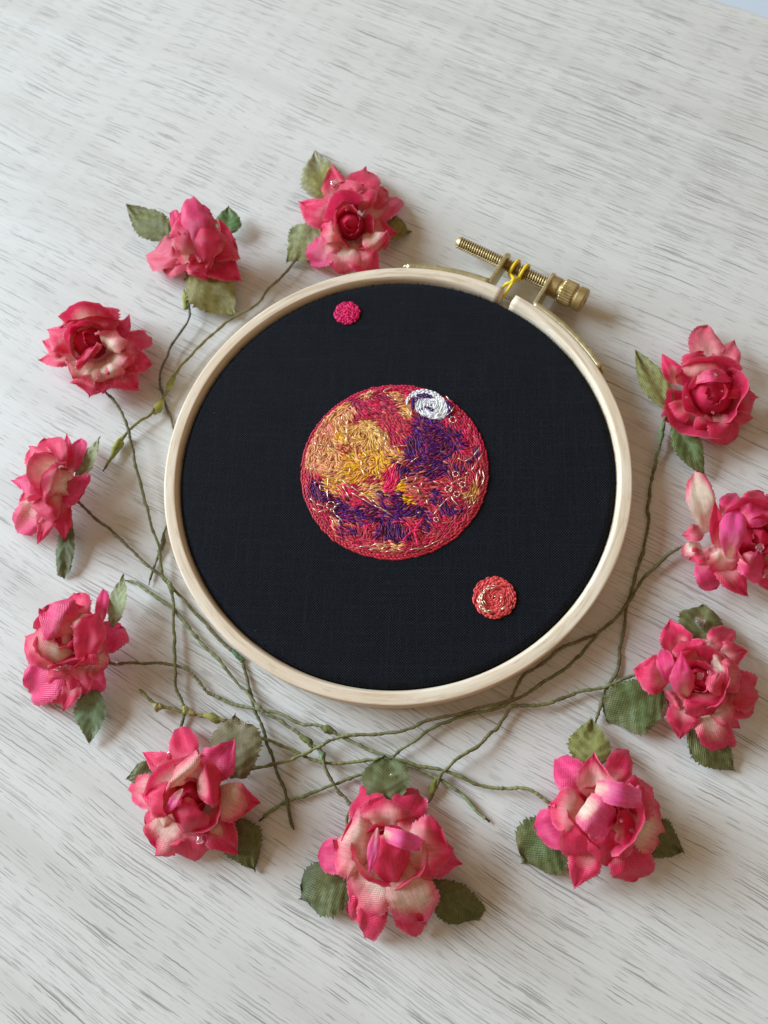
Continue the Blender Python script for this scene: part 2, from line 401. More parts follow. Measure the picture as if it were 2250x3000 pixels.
pitch = 0.066; prof = [(0.0, 0.02), (0.0, 0.115), (0.03, 0.135)]; d = 0.04
while d < SL * 0.80: prof += [(d, 0.158), (d + 0.012, 0.165), (d + pitch * 0.45, 0.112), (d + pitch * 0.62, 0.112)]; d += pitch
prof += [(d, 0.12), (SL * 0.95, 0.12)]
V, F = lathe(prof, s0, sax, 20)
# turn the rings into a helix
V = [v + sax * (pitch * (i % 20) / 20.0) if 60 <= i < (len(prof) - 2) * 20 else v for i, v in enumerate(V)]
screw = mesh('screw', V, F, M_BRASS, hoop, label='threaded brass tightening screw', smooth=False)
n0 = (c2.at((1088, 452), 0.5) - s0).dot(sax); n1 = (c2.at((1338, 570), 0.5) - s0).dot(sax); NL = n1 - n0
prof = [(0, 0.15), (0, 0.245), (0.02, 0.265), (NL * 0.26, 0.27), (NL * 0.29, 0.25), (NL * 0.32, 0.25), (NL * 0.36, 0.285), (NL * 0.38, 0.305), (NL * 0.40, 0.315), (NL * 0.68, 0.315), (NL * 0.70, 0.30), (NL * 0.72, 0.275), (NL * 0.76, 0.275), (NL * 0.79, 0.305), (NL * 0.96, 0.305), (NL, 0.28), (NL, 0.07), (NL - 0.1, 0.065), (NL - 0.1, 0.01)]
V, F = lathe(prof, s0 + sax * n0, sax, 72, lambda i, k, d: (1.0 if (k % 3) else 0.93) if 7 <= i <= 10 else 1.0)
nut = mesh('knurled_nut', V, F, M_BRASS, hoop, smooth=False)

# ------------------------------------------------------------------ yellow thread tied round the screw
yr = empty('yellow_thread', (c2.at((850, 380), 0.5)), 'bright yellow thread looped twice round the brass screw of the hoop', 'thread')
def loop(cpix, r, tail):
    c = s0 + sax * (c2.at(cpix, 0.5) - s0).dot(sax); s = sax.cross(Vector((0, 0, 1))).normalized(); b = Vector((0, 0, 1))
    pts = [c + s * (math.cos(t) * r * 1.05) + b * (math.sin(t) * r) + sax * 0.05 * math.sin(t * 0.5) for t in [math.pi * 2 * i / 14 for i in range(14)]]
    V, F = tube(catmull(pts + [pts[0]], 3)[:-1], 0.042, 8, True); mesh('loop', V, F, M_YELLOW, yr)
    a = min(pts, key=lambda p: (p - Vector((0, 0, 0.7))).length) + Vector((0, 0, -0.02))
    V, F = tube(catmull([a + Vector((0, 0, 0.05)), c2.at((845, 432), 0.74), c2.at(tail[0], 0.68), c2.at(tail[1], 0.5)], 8), 0.042, 8); mesh('tail', V, F, M_YELLOW, yr)
loop((838, 345), 0.205, [(790, 455), (752, 495)]); loop((905, 375), 0.205, [(815, 475), (768, 548)])
c = c2.at((838, 432), 0.75); V, F = lathe([(-0.07, 0.01), (-0.05, 0.05), (0, 0.07), (0.05, 0.05), (0.07, 0.01)], c, Vector((1, 0.4, 0.1)), 10); mesh('knot', V, F, M_YELLOW, yr)

# ------------------------------------------------------------------ embroidery
class Stitches:
    def __init__(s): s.V, s.F, s.C, s.U = [], [], [], []
    def add(s, p, q, w, col, h=0.03, lift=0.0, bend=0.0):
        d = q - p; L = d.length
        if L < 1e-4: return
        d /= L; side = Vector((-d.y, d.x, 0)); n0 = len(s.V); R = 5
        for i in range(R):
            t = i / (R - 1); ww = w * (0.42, 0.95, 1.0, 0.95, 0.42)[i] / 2; hh = h * (0.25, 0.9, 1.0, 0.9, 0.25)[i]
            c = p + d * (L * t) + side * (bend * L * 4 * t * (1 - t)) + Vector((0, 0, lift * (0.2, 0.9, 1, 0.9, 0.2)[i]))
            for a, b in ((-1, 0), (-0.6, 0.8), (0.6, 0.8), (1, 0)):
                s.V.append(c + side * (a * ww) + Vector((0, 0, b * hh))); s.C.append(col); s.U.append((t * L * 2, a * 0.5 * w * 2))
        for i in range(R - 1):
            for k in range(3): a = n0 + i * 4 + k; s.F.append((a, a + 4, a + 5, a + 1))
        s.F.append((n0, n0 + 1, n0 + 2, n0 + 3)); e = n0 + (R - 1) * 4; s.F.append((e + 3, e + 2, e + 1, e))
    def build(s, name, mat, parent, kind='stuff', label=None):
        if s.V: return mesh(name, s.V, s.F, mat, parent, cols=s.C, uvs=s.U, kind=kind, label=label)

RED = lin(208, 30, 76); HOT = lin(246, 40, 100); RUST = lin(190, 54, 70); MAUVE = lin(160, 42, 78); PEACH = lin(244, 168, 116); PINKP = lin(232, 140, 112)
YEL = lin(250, 178, 44); SAND = lin(242, 188, 108); VIO = lin(78, 8, 108); PLUM = lin(94, 20, 62); WHITE = lin(246, 248, 255); AMBER = lin(252, 176, 22); TERRA = lin(192, 92, 76)
c1 = Crop(850, 1080, 0.37975)
BLOBS = [(700, 190, 330, 90, 0, MAUVE), (860, 160, 200, 60, 5, RED), (1250, 430, 260, 170, 35, RED), (1330, 470, 130, 60, 30, RED), (430, 300, 240, 120, -38, PEACH), (520, 250, 60, 50, 0, MAUVE),
 (230, 560, 150, 190, 0, PINKP), (560, 520, 200, 140, 0, SAND), (800, 640, 130, 80, 0, PEACH), (640, 720, 180, 120, 0, YEL), (430, 770, 210, 110, 0, SAND), (470, 740, 110, 60, 30, YEL), (250, 690, 150, 140, 0, PEACH),
 (400, 890, 140, 80, 0, SAND), (330, 920, 70, 60, 0, YEL), (520, 820, 90, 70, 0, YEL), (380, 500, 40, 70, 0, YEL), (640, 300, 190, 60, 0, MAUVE), (640, 290, 90, 25, 0, RED), (700, 350, 190, 34, -6, RED), (560, 400, 120, 30, -10, RUST), (820, 450, 160, 100, 30, RUST), (800, 470, 60, 45, 30, RED), (880, 570, 110, 70, 0, RUST), (850, 580, 70, 30, 0, RED),
 (1110, 620, 235, 200, 0, PLUM), (1080, 570, 160, 130, 0, VIO), (1150, 660, 150, 130, 0, VIO), (1020, 700, 90, 80, 0, VIO), (1280, 590, 75, 70, 0, VIO), (1060, 470, 140, 60, 20, PLUM), (1080, 395, 110, 55, 15, VIO), (1060, 800, 180, 70, -10, PLUM), (1170, 740, 70, 60, 0, PLUM), (1050, 640, 60, 60, 0, PLUM),
 (900, 310, 55, 60, 30, PEACH), (830, 250, 90, 36, 35, PEACH), (900, 340, 40, 60, 0, SAND),
 (600, 940, 110, 60, 0, PEACH), (700, 930, 60, 50, 0, SAND), (960, 950, 190, 120, 0, TERRA), (880, 860, 60, 50, 0, PINKP), (840, 745, 75, 30, 25, VIO), (862, 815, 46, 60, 0, VIO), (770, 850, 60, 90, 10, HOT), (800, 950, 60, 80, 20, HOT), (850, 930, 45, 80, -15, AMBER), (905, 1030, 55, 45, 0, AMBER), (990, 990, 60, 60, 0, TERRA),
 (212, 835, 44, 34, 0, RED), (205, 945, 70, 85, 0, VIO), (290, 1010, 70, 40, 30, PLUM), (560, 1000, 190, 50, 36, RED), (440, 930, 60, 40, 50, HOT), (450, 1110, 120, 95, 25, PLUM), (430, 1090, 80, 60, 0, VIO), (560, 1160, 90, 55, 10, PLUM), (520, 1060, 80, 34, 30, RED), (620, 1010, 90, 30, 36, SAND), (722, 992, 46, 20, 0, VIO),
 (680, 1110, 130, 60, 10, MAUVE), (825, 1060, 60, 110, 0, VIO), (760, 1215, 110, 100, 0, VIO), (850, 1290, 90, 60, 0, VIO), (1040, 1190, 55, 110, 0, VIO), (920, 1080, 140, 20, -8, PLUM), (1245, 1090, 95, 65, 0, VIO), (1130, 1010, 60, 42, -20, VIO), (610, 1120, 190, 55, 8, PLUM), (900, 1150, 170, 60, -10, PLUM), (820, 1120, 90, 90, 0, VIO), (600, 1240, 90, 55, -20, RUST), (630, 1220, 50, 30, -30, RED), (470, 1240, 110, 45, 38, RUST), (500, 1270, 60, 20, 30, PLUM), (950, 1210, 70, 60, 0, RUST),
 (1180, 1230, 110, 90, 0, RUST), (1160, 1210, 50, 30, 30, RED), (1350, 1010, 60, 120, 15, MAUVE), (1420, 930, 52, 110, 18, lin(214, 150, 78)), (1350, 740, 120, 100, 0, RUST), (1440, 660, 60, 30, -30, VIO), (1330, 760, 60, 24, -20, PLUM), (1390, 720, 50, 24, -30, VIO), (1440, 830, 50, 50, 0, RUST),
 (560, 1330, 150, 40, 10, RUST), (730, 1375, 150, 28, -5, PEACH), (365, 1195, 60, 22, 55, PEACH), (405, 1240, 20, 80, -28, VIO), (300, 1180, 60, 24, 45, RED)]
CEN = (801, 776)
pc = c1.at(CEN, FAB_Z); PR = (c1.at((1525, 776), FAB_Z) - c1.at((78, 776), FAB_Z)).length / 2
def paint(x, y):
    n1 = noise.noise(Vector((x * 0.013, y * 0.013, 1.7))) * 34; n2 = noise.noise(Vector((x * 0.013, y * 0.013, 9.1))) * 34
    xx, yy = x + n1, y + n2; col = RUST
    for bx, by, rx, ry, ro, c in BLOBS:
        a = math.radians(ro); dx, dy = xx - bx, yy - by
        u = (dx * math.cos(a) + dy * math.sin(a)) / rx; v = (-dx * math.sin(a) + dy * math.cos(a)) / ry
        if u * u + v * v < 1.0: col = c
    return col
def fam(c):
    for name, group in (('violet_stitching', (VIO, PLUM)), ('red_stitching', (RED, HOT, MAUVE)), ('yellow_stitching', (YEL, SAND, AMBER)), ('peach_stitching', (PEACH, PINKP))):
        if c in group: return name
    return 'rust_stitching'
planet_base = []
V, F = [pc + Vector((0, 0, 0.05))], []
for i in range(1, 9):
    r = PR * 0.985 * i / 8
    for k in range(64): a = 2 * math.pi * k / 64; V.append(pc + Vector((r * math.cos(a), r * math.sin(a), 0.05 * (1 - (i / 8) ** 6) + 0.002)))
for k in range(64): F.append((0, 1 + k, 1 + (k + 1) % 64))
for i in range(7):
    for k in range(64): a = 1 + i * 64; F.append((a + k, a + 64 + k, a + 64 + (k + 1) % 64, a + (k + 1) % 64))
planet = mesh('embroidered_planet', V, F, mat_simple('stitch_ground', lin(110, 36, 46), 0.9, spec=0.1), hoop, label='round patch of red, orange, yellow and violet stitches with a white swirl')
fams = {}
SW = (1090, 292)                                             # eye of the white swirl
def swirl_side(x, y):
    """'w' in the white storm, 'v' in the violet crescents inside it, None outside."""
    a = math.radians(24); dx, dy = x - SW[0], y - SW[1]
    u = (dx * math.cos(a) + dy * math.sin(a)) / 140; v = (-dx * math.sin(a) + dy * math.cos(a)) / 92
    r = math.hypot(u, v); t = math.degrees(math.atan2(v, u)) % 360
    if r > 1.0: return None
    return 'w'
pts = []; cell = {}; tries = 0
def ok(x, y, r):
    gx_, gy_ = int(x // 24), int(y // 24)
    for i in (-1, 0, 1):
        for j in (-1, 0, 1):
            for (a, b) in cell.get((gx_ + i, gy_ + j), ()):
                if (a - x) ** 2 + (b - y) ** 2 < r * r: return False
    return True
while len(pts) < 9500 and tries < 160000:
    tries += 1; x, y = random.uniform(60, 1540), random.uniform(95, 1460)
    p = c1.at((x, y), FAB_Z)
    if (p - pc).length > PR * 0.955 or not ok(x, y, 10.4): continue
    cell.setdefault((int(x // 24), int(y // 24)), []).append((x, y)); pts.append((x, y))
EDDIES = [(255, 540, 120), (560, 520, 150), (1230, 590, 90), (640, 720, 120), (1400, 930, 80), (700, 1230, 120), (330, 700, 90)]
for x, y in pts:
    sw = swirl_side(x, y)
    a = 2.6 * noise.noise(Vector((x * 0.0042, y * 0.0042, 4.0))) + 0.55 * noise.noise(Vector((x * 0.013, y * 0.013, 6.0))) + 0.45
    for ex, ey, er in EDDIES:
        dd = math.hypot(x - ex, y - ey)
        if dd < er: a = a * (dd / er) ** 2 + (math.atan2(y - ey, x - ex) + math.pi / 2) * (1 - (dd / er) ** 2)
    edge_t = math.hypot((x - CEN[0]) / 723, (y - CEN[1]) / 668)
    if edge_t > 0.84: a = math.atan2((y - CEN[1]) / 668, (x - CEN[0]) / 723) + math.pi / 2 + random.gauss(0, 0.25)
    L = random.uniform(42, 92); lift = random.uniform(0.0, 0.035); wd = 0.037
    if sw:
        a = math.atan2(y - SW[1], x - SW[0]) + math.pi / 2 + 0.12 + random.gauss(0, 0.12); col = WHITE if sw == 'w' else VIO; name = 'white_stitching' if sw == 'w' else 'violet_stitching'
        lift += 0.03 if sw == 'w' else 0.0; L = random.uniform(50, 85)
    else:
        a += random.gauss(0, 0.15)
        col = paint(x + random.gauss(0, 14), y + random.gauss(0, 14)); q_ = random.random()
        if col in (VIO, PLUM): col = VIO if q_ < 0.42 else PLUM if q_ < 0.72 else lin(60, 10, 58) if q_ < 0.88 else MAUVE
        elif col in (YEL, SAND, PEACH, PINKP) and q_ < 0.32: col = random.choice((YEL, SAND, PEACH, PINKP, TERRA))
        elif col in (RUST, RED, MAUVE, TERRA) and q_ < 0.36: col = random.choice((RUST, RED, MAUVE, TERRA, HOT))
        name = fam(col)
        if random.random() < 0.10: col = mix(col, random.choice((RUST, PEACH, RED, MAUVE, PLUM)), 0.55)
    v = 2 ** random.gauss(0, 0.28); col = tuple(min(0.95, ch * v) for ch in col)
    dx, dy = math.cos(a) * L / 2, math.sin(a) * L / 2
    zc = FAB_Z + 0.05 * (1 - min(1, edge_t) ** 6)
    p, q = c1.at((x - dx, y - dy), zc), c1.at((x + dx, y + dy), zc)
    for e in (p, q):
        dv = e - pc; rr_ = math.hypot(dv.x, dv.y)
        if rr_ > PR * 0.975: e.x = pc.x + dv.x / rr_ * PR * 0.975; e.y = pc.y + dv.y / rr_ * PR * 0.975
    fams.setdefault(name, Stitches()).add(p, q, wd * random.uniform(0.8, 1.2), col, 0.03, lift, random.gauss(0, 0.05))
def arc_rows(path, rows, step, col, name, zz_, wd=0.042):
    P = catmull([Vector((x, y, 0)) for x, y in path], 10)
    for k in range(rows):
        o = (k - (rows - 1) / 2) * step
        for i in range(2 + (k % 2) * 2, len(P) - 6, 5):
            d = (P[i + 6] - P[i]).normalized(); n_ = Vector((-d.y, d.x, 0)) * o * (1 - abs(2 * i / len(P) - 1) ** 3)
            v = 2 ** random.gauss(0, 0.12)
            fams[name].add(c1.at((P[i].x + n_.x, P[i].y + n_.y), zz_), c1.at((P[i + 6].x + n_.x + random.gauss(0, 3), P[i + 6].y + n_.y + random.gauss(0, 3)), zz_), wd, tuple(min(.95, c * v) for c in col), 0.03, 0.02)
arc_rows([(908, 295), (902, 250), (935, 208), (990, 182), (1055, 182), (1115, 200), (1160, 232), (1190, 275)], 3, 13, WHITE, 'white_stitching', FAB_Z + 0.062)
arc_rows([(945, 330), (945, 275), (970, 235), (1010, 212), (1055, 212), (1100, 228)], 3, 13, VIO, 'violet_stitching', FAB_Z + 0.082)
arc_rows([(985, 335), (1010, 318), (1045, 305), (1080, 312), (1105, 332)], 2, 12, VIO, 'violet_stitching', FAB_Z + 0.080)
arc_rows([(1195, 240), (1228, 285), (1238, 335), (1215, 385)], 3, 13, VIO, 'violet_stitching', FAB_Z + 0.080)
for name, s in fams.items(): s.build(name, M_THREAD, planet)
s = Stitches()
for row, rad in ((0, 0.985), (1, 0.962)):
    n = 150
    for k in range(n):
        a = 2 * math.pi * (k + 0.5 * row) / n; da = 2 * math.pi / n * 1.0
        up = math.sin(a - ROLL)
        col = mix(RUST, lin(198, 26, 72), sstep(-0.1, 0.5, math.sin(a) * 0.8 + math.cos(a) * 0.35)); col = mix(col, lin(196, 50, 66), sstep(0.3, 0.9, -math.sin(a)))
        v = 2 ** random.gauss(0, 0.15); col = tuple(ch * v for ch in col)
        rad_ = rad + random.gauss(0, 0.004); p = pc + Vector((math.cos(a - da * 0.8), math.sin(a - da * 0.8), 0)) * PR * (rad_ - 0.004); q = pc + Vector((math.cos(a + da * 0.8), math.sin(a + da * 0.8), 0)) * PR * (rad_ + 0.010)
        s.add(p, q, 0.056, col, 0.036, 0.006 + 0.012 * row)
s.build('outline_stitching', M_THREAD, planet)

def ringl(x, y, r, n=6, k=0.92):
    o = random.uniform(0, 1)
    return [(x + r * math.cos(2 * math.pi * (i + o) / n), y + r * k * math.sin(2 * math.pi * (i + o) / n), x + r * math.cos(2 * math.pi * (i + 1 + o) / n), y + r * k * math.sin(2 * math.pi * (i + 1 + o) / n)) for i in range(n)]
GOLD = [(400, 855, 470, 910), (465, 905, 540, 960), (540, 950, 640, 1010), (630, 1010, 700, 1070), (690, 1070, 800, 1140), (470, 955, 560, 1010), (550, 1000, 640, 1060), (640, 1050, 770, 1105), (400, 900, 430, 950), (430, 950, 458, 1002),
 (292, 830, 288, 920), (288, 920, 292, 1010), (150, 1000, 200, 1045), (200, 1045, 272, 1070), (175, 1072, 215, 1115), (215, 1108, 300, 1088), (330, 1085, 350, 1130), (350, 1130, 410, 1190), (355, 1048, 396, 1036), (365, 1055, 340, 1075),
 (1170, 220, 1200, 262), (1200, 210, 1238, 258), (1270, 290, 1240, 340), (1245, 330, 1205, 362), (1225, 290, 1235, 320), (1235, 892, 1290, 862), (1290, 860, 1348, 842), (1105, 870, 1160, 892), (1105, 1128, 1150, 1070), (1148, 1072, 1200, 1015), (1195, 1018, 1240, 985), (1240, 1000, 1300, 1062), (1240, 985, 1262, 1025),
 (1290, 690, 1345, 716), (1345, 716, 1415, 672), (1415, 672, 1470, 600), (1490, 650, 1450, 715), (1450, 715, 1398, 790), (1440, 800, 1432, 880), (1482, 780, 1500, 860), (1502, 820, 1478, 905), (1340, 998, 1395, 985), (1390, 985, 1440, 978), (1372, 1078, 1410, 1050), (1410, 1050, 1442, 1010), (1460, 770, 1470, 830), (1350, 810, 1390, 800),
 (528, 1374, 630, 1362), (630, 1362, 742, 1350), (605, 1396, 720, 1372), (700, 1402, 752, 1352), (732, 1412, 828, 1405), (830, 1393, 885, 1412), (920, 1396, 1032, 1384), (1030, 1380, 1100, 1350), (1085, 1355, 1166, 1318),
 (442, 385, 438, 440), (438, 450, 434, 510), (434, 515, 428, 570), (390, 380, 372, 440), (400, 360, 396, 400), (362, 455, 350, 510), (268, 380, 262, 420), (650, 440, 668, 470), (670, 470, 702, 490), (730, 520, 728, 560), (735, 560, 742, 600), (795, 606, 850, 595), (850, 595, 912, 602), (930, 722, 960, 698), (955, 705, 990, 680), (820, 720, 880, 742), (700, 600, 670, 630), (690, 500, 690, 540),
 (715, 182, 750, 150), (730, 170, 792, 138), (740, 200, 800, 235), (800, 235, 872, 262), (862, 360, 905, 345), (900, 345, 940, 300), (930, 372, 942, 310), (620, 160, 626, 192), (585, 220, 620, 210), (200, 520, 240, 500), (220, 580, 270, 600), (190, 560, 200, 600), (290, 600, 330, 590), (260, 500, 300, 520), (200, 690, 250, 670), (150, 770, 190, 790), (230, 890, 238, 945), (185, 890, 205, 870),
 (545, 700, 548, 760), (550, 770, 575, 840), (460, 760, 455, 810), (600, 690, 570, 660), (960, 860, 985, 830), (945, 905, 1000, 930), (985, 930, 995, 965), (895, 830, 905, 865), (980, 1115, 1012, 1105), (1060, 1050, 1050, 1010), (1020, 870, 1010, 910), (640, 855, 690, 845), (680, 820, 686, 790), (350, 870, 385, 850), (320, 1165, 340, 1205), (380, 1160, 375, 1190)]
GOLD += ringl(315, 1057, 36) + ringl(1256, 395, 28) + ringl(1277, 815, 25) + ringl(1330, 895, 25) + ringl(1222, 930, 30) + ringl(1285, 970, 25) + ringl(1126, 1166, 20) + ringl(1235, 935, 12, 4)
def one_stitch(name, crop, seg, w, h, z, mat, parent, col):
    s = Stitches(); a = crop.at(seg[:2], z); b = crop.at(seg[2:], z); s.add(a, b, w, col, h, 0.012, random.gauss(0, 0.03)); s.build(name, mat, parent, kind=None)
for g in GOLD: one_stitch('gold_stitch', c1, g, 0.023, 0.022, FAB_Z + 0.112, M_GOLD, planet, (0.9, 0.75, 0.5))
for g in ringl(424, 612, 38): one_stitch('orange_stitch', c1, g, 0.05, 0.035, FAB_Z + 0.11, M_THREAD, planet, lin(214, 100, 66))
for g in [(790, 1186, 850, 1180), (845, 1182, 892, 1188), (888, 1184, 945, 1242), (1030, 1150, 985, 1205), (990, 1200, 955, 1245), (870, 1330, 905, 1285), (905, 1285, 945, 1250), (955, 1255, 972, 1310), (968, 1305, 985, 1372), (950, 1248, 1015, 1250)]:
    one_stitch('red_stitch', c1, g, 0.04, 0.03, FAB_Z + 0.112, M_THREAD, planet, HOT)

def moon(crop, cen, rad, cols, mode, n, label):
    mc = crop.at(cen, FAB_Z); R = (crop.at((cen[0] + rad, cen[1]), FAB_Z) - crop.at((cen[0] - rad, cen[1]), FAB_Z)).length / 2
    V = [mc + Vector((0, 0, 0.04))] + [mc + Vector((R * 0.95 * math.cos(2 * math.pi * k / 32), R * 0.95 * math.sin(2 * math.pi * k / 32), 0.004)) for k in range(32)]
    o = mesh('embroidered_moon', V, [(0, 1 + k, 1 + (k + 1) % 32) for k in range(32)], mat_simple('moon_ground', tuple(x * 0.5 for x in cols[0]), 0.9, spec=0.1), hoop, label=label)
    s = Stitches()
    for i in range(n):
        r = R * 0.97 * math.sqrt((i + 0.5) / n); t = i * 2.39996 + random.gauss(0, 0.1); a = t + math.pi / 2
        if mode == 'random': a = a if r > R * 0.72 else random.uniform(0, math.pi)
        L = random.uniform(0.10, 0.17) * (0.8 if r > R * 0.85 else 1.0); r = min(r, R * 0.94); p = mc + Vector((r * math.cos(t), r * math.sin(t), 0.04 * (1 - (r / R) ** 2))); d = Vector((math.cos(a + (0.15 if r < R * 0.8 else 0.04)), math.sin(a + (0.15 if r < R * 0.8 else 0.04)), 0)) * L / 2
        v = 2 ** random.gauss(0, 0.2); col = tuple(min(0.9, ch * v) for ch in random.choice(cols)); s.add(p - d, p + d, 0.05 if mode == 'random' else 0.04, col, 0.03, random.uniform(0, 0.025), -0.08 * (1 if mode != 'random' else 0))
    s.build('stitching', M_THREAD, o); return o
cm1 = Crop(940, 850, 0.09645); cm2 = Crop(1350, 1660, 0.12055)
moon(cm1, (800, 705), 405, [lin(222, 22, 96), lin(206, 14, 84), lin(232, 36, 112)], 'random', 130, 'small plain magenta stitched dot near the top of the cloth')
mo = moon(cm2, (815, 755), 540, [lin(226, 80, 78), lin(214, 66, 70), lin(234, 98, 96)], 'ring', 340, 'coral stitched dot with a pale gold crescent')
for seg in [(885, 480, 760, 455), (870, 500, 720, 540), (760, 455, 640, 490), (740, 510, 630, 560), (680, 480, 600, 570), (640, 520, 540, 610), (600, 560, 490, 680), (610, 560, 550, 680), (560, 580, 440, 750), (550, 620, 500, 760), (500, 640, 420, 800), (490, 700, 460, 850), (520, 700, 500, 840), (390, 790, 450, 930), (420, 800, 480, 960), (460, 800, 500, 930), (500, 820, 560, 960), (545, 810, 625, 940), (440, 930, 530, 1090), (470, 920, 560, 1020), (500, 960, 620, 1040), (500, 1020, 640, 1080), (540, 1010, 690, 1140), (560, 1060, 710, 1155), (640, 1072, 800, 1080), (620, 1090, 700, 1150), (805, 718, 875, 742), (975, 715, 992, 800), (990, 800, 960, 880), (1105, 940, 970, 1050), (1090, 965, 985, 1055)]:
    one_stitch('gold_stitch', cm2, seg, 0.026, 0.02, FAB_Z + 0.102, M_GOLD, mo, (0.9, 0.8, 0.55))

# ------------------------------------------------------------------ roses
CREAM = (0.94, 0.76, 0.60); SALM = (0.92, 0.34, 0.34); CRIM = (0.82, 0.037, 0.122); RIM = (0.86, 0.056, 0.17); MAG = (0.88, 0.066, 0.235); SHOCK = (0.90, 0.11, 0.36)  # magentas: petal-back pink with satin highlights put into the colour
def width(shape, v):
    if shape == 'p':   a, b = 0.46, 1.12
    elif shape == 'r': a, b = 0.62, 2.3
    elif shape == 's': a, b = 0.66, 4.0
    elif shape == 'b': return (0.80 + 0.20 * math.sin(math.pi * v)) * (1.0 if v < 0.93 else 0.90)
    else:              a, b = 0.45, 1.6
    if v < a: return 0.34 + 0.66 * math.sin(math.pi / 2 * v / a) if shape != 'l' else 0.15 + 0.85 * math.sin(math.pi / 2 * v / a)
    t = (v - a) / (1 - a)
    if shape == 'r': return math.sqrt(max(0.0, 1 - t ** b))
    if shape == 's': return (1 - 0.30 * t) * (1.0 if t < 0.92 else 1 - (t - 0.92) * 2.5)
    return max(0.02, 1 - t ** b)

def sheet(B, M_, T, wd, shape, cup, curl, roll, nu=10, nv=18, seed=0.0, fray=0.05, wave=0.05, serr=0.0, veins=0.0, fold=0.0):
    ctrl = M_ * 2 - (B + T) * 0.5; V, UV, P = [], [], []
    D = Vector((T.x - B.x, T.y - B.y, 0)); D = D.normalized() if D.length > 1e-6 else Vector((1, 0, 0)); side0 = Vector((-D.y, D.x, 0))
    Ltot = (M_ - B).length + (T - M_).length
    for j in range(nv + 1):
        v = j / nv; C = B * ((1 - v) ** 2) + ctrl * (2 * v * (1 - v)) + T * (v * v)
        tg = ((ctrl - B) * (1 - v) + (T - ctrl) * v)
        if tg.length < 1e-6: tg = D.copy()
        tg.normalize(); side = Matrix.Rotation(roll * (0.4 + 0.6 * v), 3, tg) @ side0; side = (side - tg * side.dot(tg)).normalized(); nrm = tg.cross(side)
        if nrm.z < 0 and abs(roll) < 1.0: nrm = -nrm
        W = wd / 2 * width(shape, v)
        for i in range(nu + 1):
            s = -1 + 2 * i / nu; e = 0.0
            if abs(s) > 0.99 or j == nv:
                e = fray * (noise.noise(Vector((v * 17 + seed, s * 4 + i * 1.7, seed))) + (0.6 if (j + (0 if s < 0 else 1)) % 2 else -0.3))
                if serr: e += serr * ((j % 3) / 2.0 - 0.6) * -1
            ww = W * (1 + e * (1 if abs(s) > 0.99 else 0))
            q = C + side * (s * ww) + nrm * (cup * W * (s * s + (fold * abs(s) if fold else 0))) - nrm * (curl * W * max(0.0, abs(s) - 0.45) ** 2 * 3.0)
            if shape in 'sr' and v > 0.55: q += tg * (wd * sstep(0.55, 1.0, v) * ((0.26 if shape == 's' else 0.13) * (1 - abs(s)) ** 1.3 + (0.20 if shape == 's' else 0.08) * s * math.sin(seed * 7.3)))
            if j == nv: q += tg * (wd * 0.7 * e)
            q += nrm * (wave * wd * (noise.noise(Vector((v * 2.6 + seed, s * 1.4, seed * 1.3))) * (0.3 + v) + 0.45 * noise.noise(Vector((v * 6 + seed, s * 3.2, seed * 2.3))) * (0.2 + abs(s))))
            if veins:
                q += nrm * (veins * (math.cos((v * 9 - abs(s) * 2.6) * 2 * math.pi / 1.6) * 0.5 - 0.9 * math.exp(-(s * 5) ** 2)))
            q.z = max(q.z, 0.02)
            V.append(q); UV.append((s * W, v * Ltot)); P.append((s, v))
    F = [(j * (nu + 1) + i, j * (nu + 1) + i + 1, (j + 1) * (nu + 1) + i + 1, (j + 1) * (nu + 1) + i) for j in range(nv) for i in range(nu)]
    return V, F, UV, P

def petal_col(s, v, cream, tone, seed):
    n = 0.16 * noise.noise(Vector((s * 1.6 + seed, v * 2.2, seed)))
    d = v + 0.38 * abs(s) ** 2.2 + n
    c0 = cream * 0.70
    t = clamp((d - c0 + 0.10) / 0.55) if cream > 0 else clamp(d / 0.25 + 0.5)
    rim = MAG if tone == 'm' else (SHOCK if tone == 'M' else CRIM)
    col = mix(CREAM, SALM, t / 0.42) if t < 0.42 else mix(SALM if tone not in 'mM' else mix(SALM, rim, 0.4), rim, (t - 0.42) / 0.58)
    if tone == 'c': col = mix(col, RIM, sstep(0.85, 1.25, d) * 0.7)
    if tone == 'M': col = mix(col, CRIM, clamp(abs(s) * 0.9 - 0.25 + 1.6 * n) * 0.75)
    if abs(s) > 0.97 or v > 0.985: col = mix(col, (0.88, 0.42, 0.46), 0.28)
    if tone == 'm': col = mix(col, CRIM, clamp(0.5 + 3.0 * n) * 0.6)
    if tone == 'k': col = mix(col, (0.76, 0.16, 0.22), 0.55)          # paler, washed dye
    return col

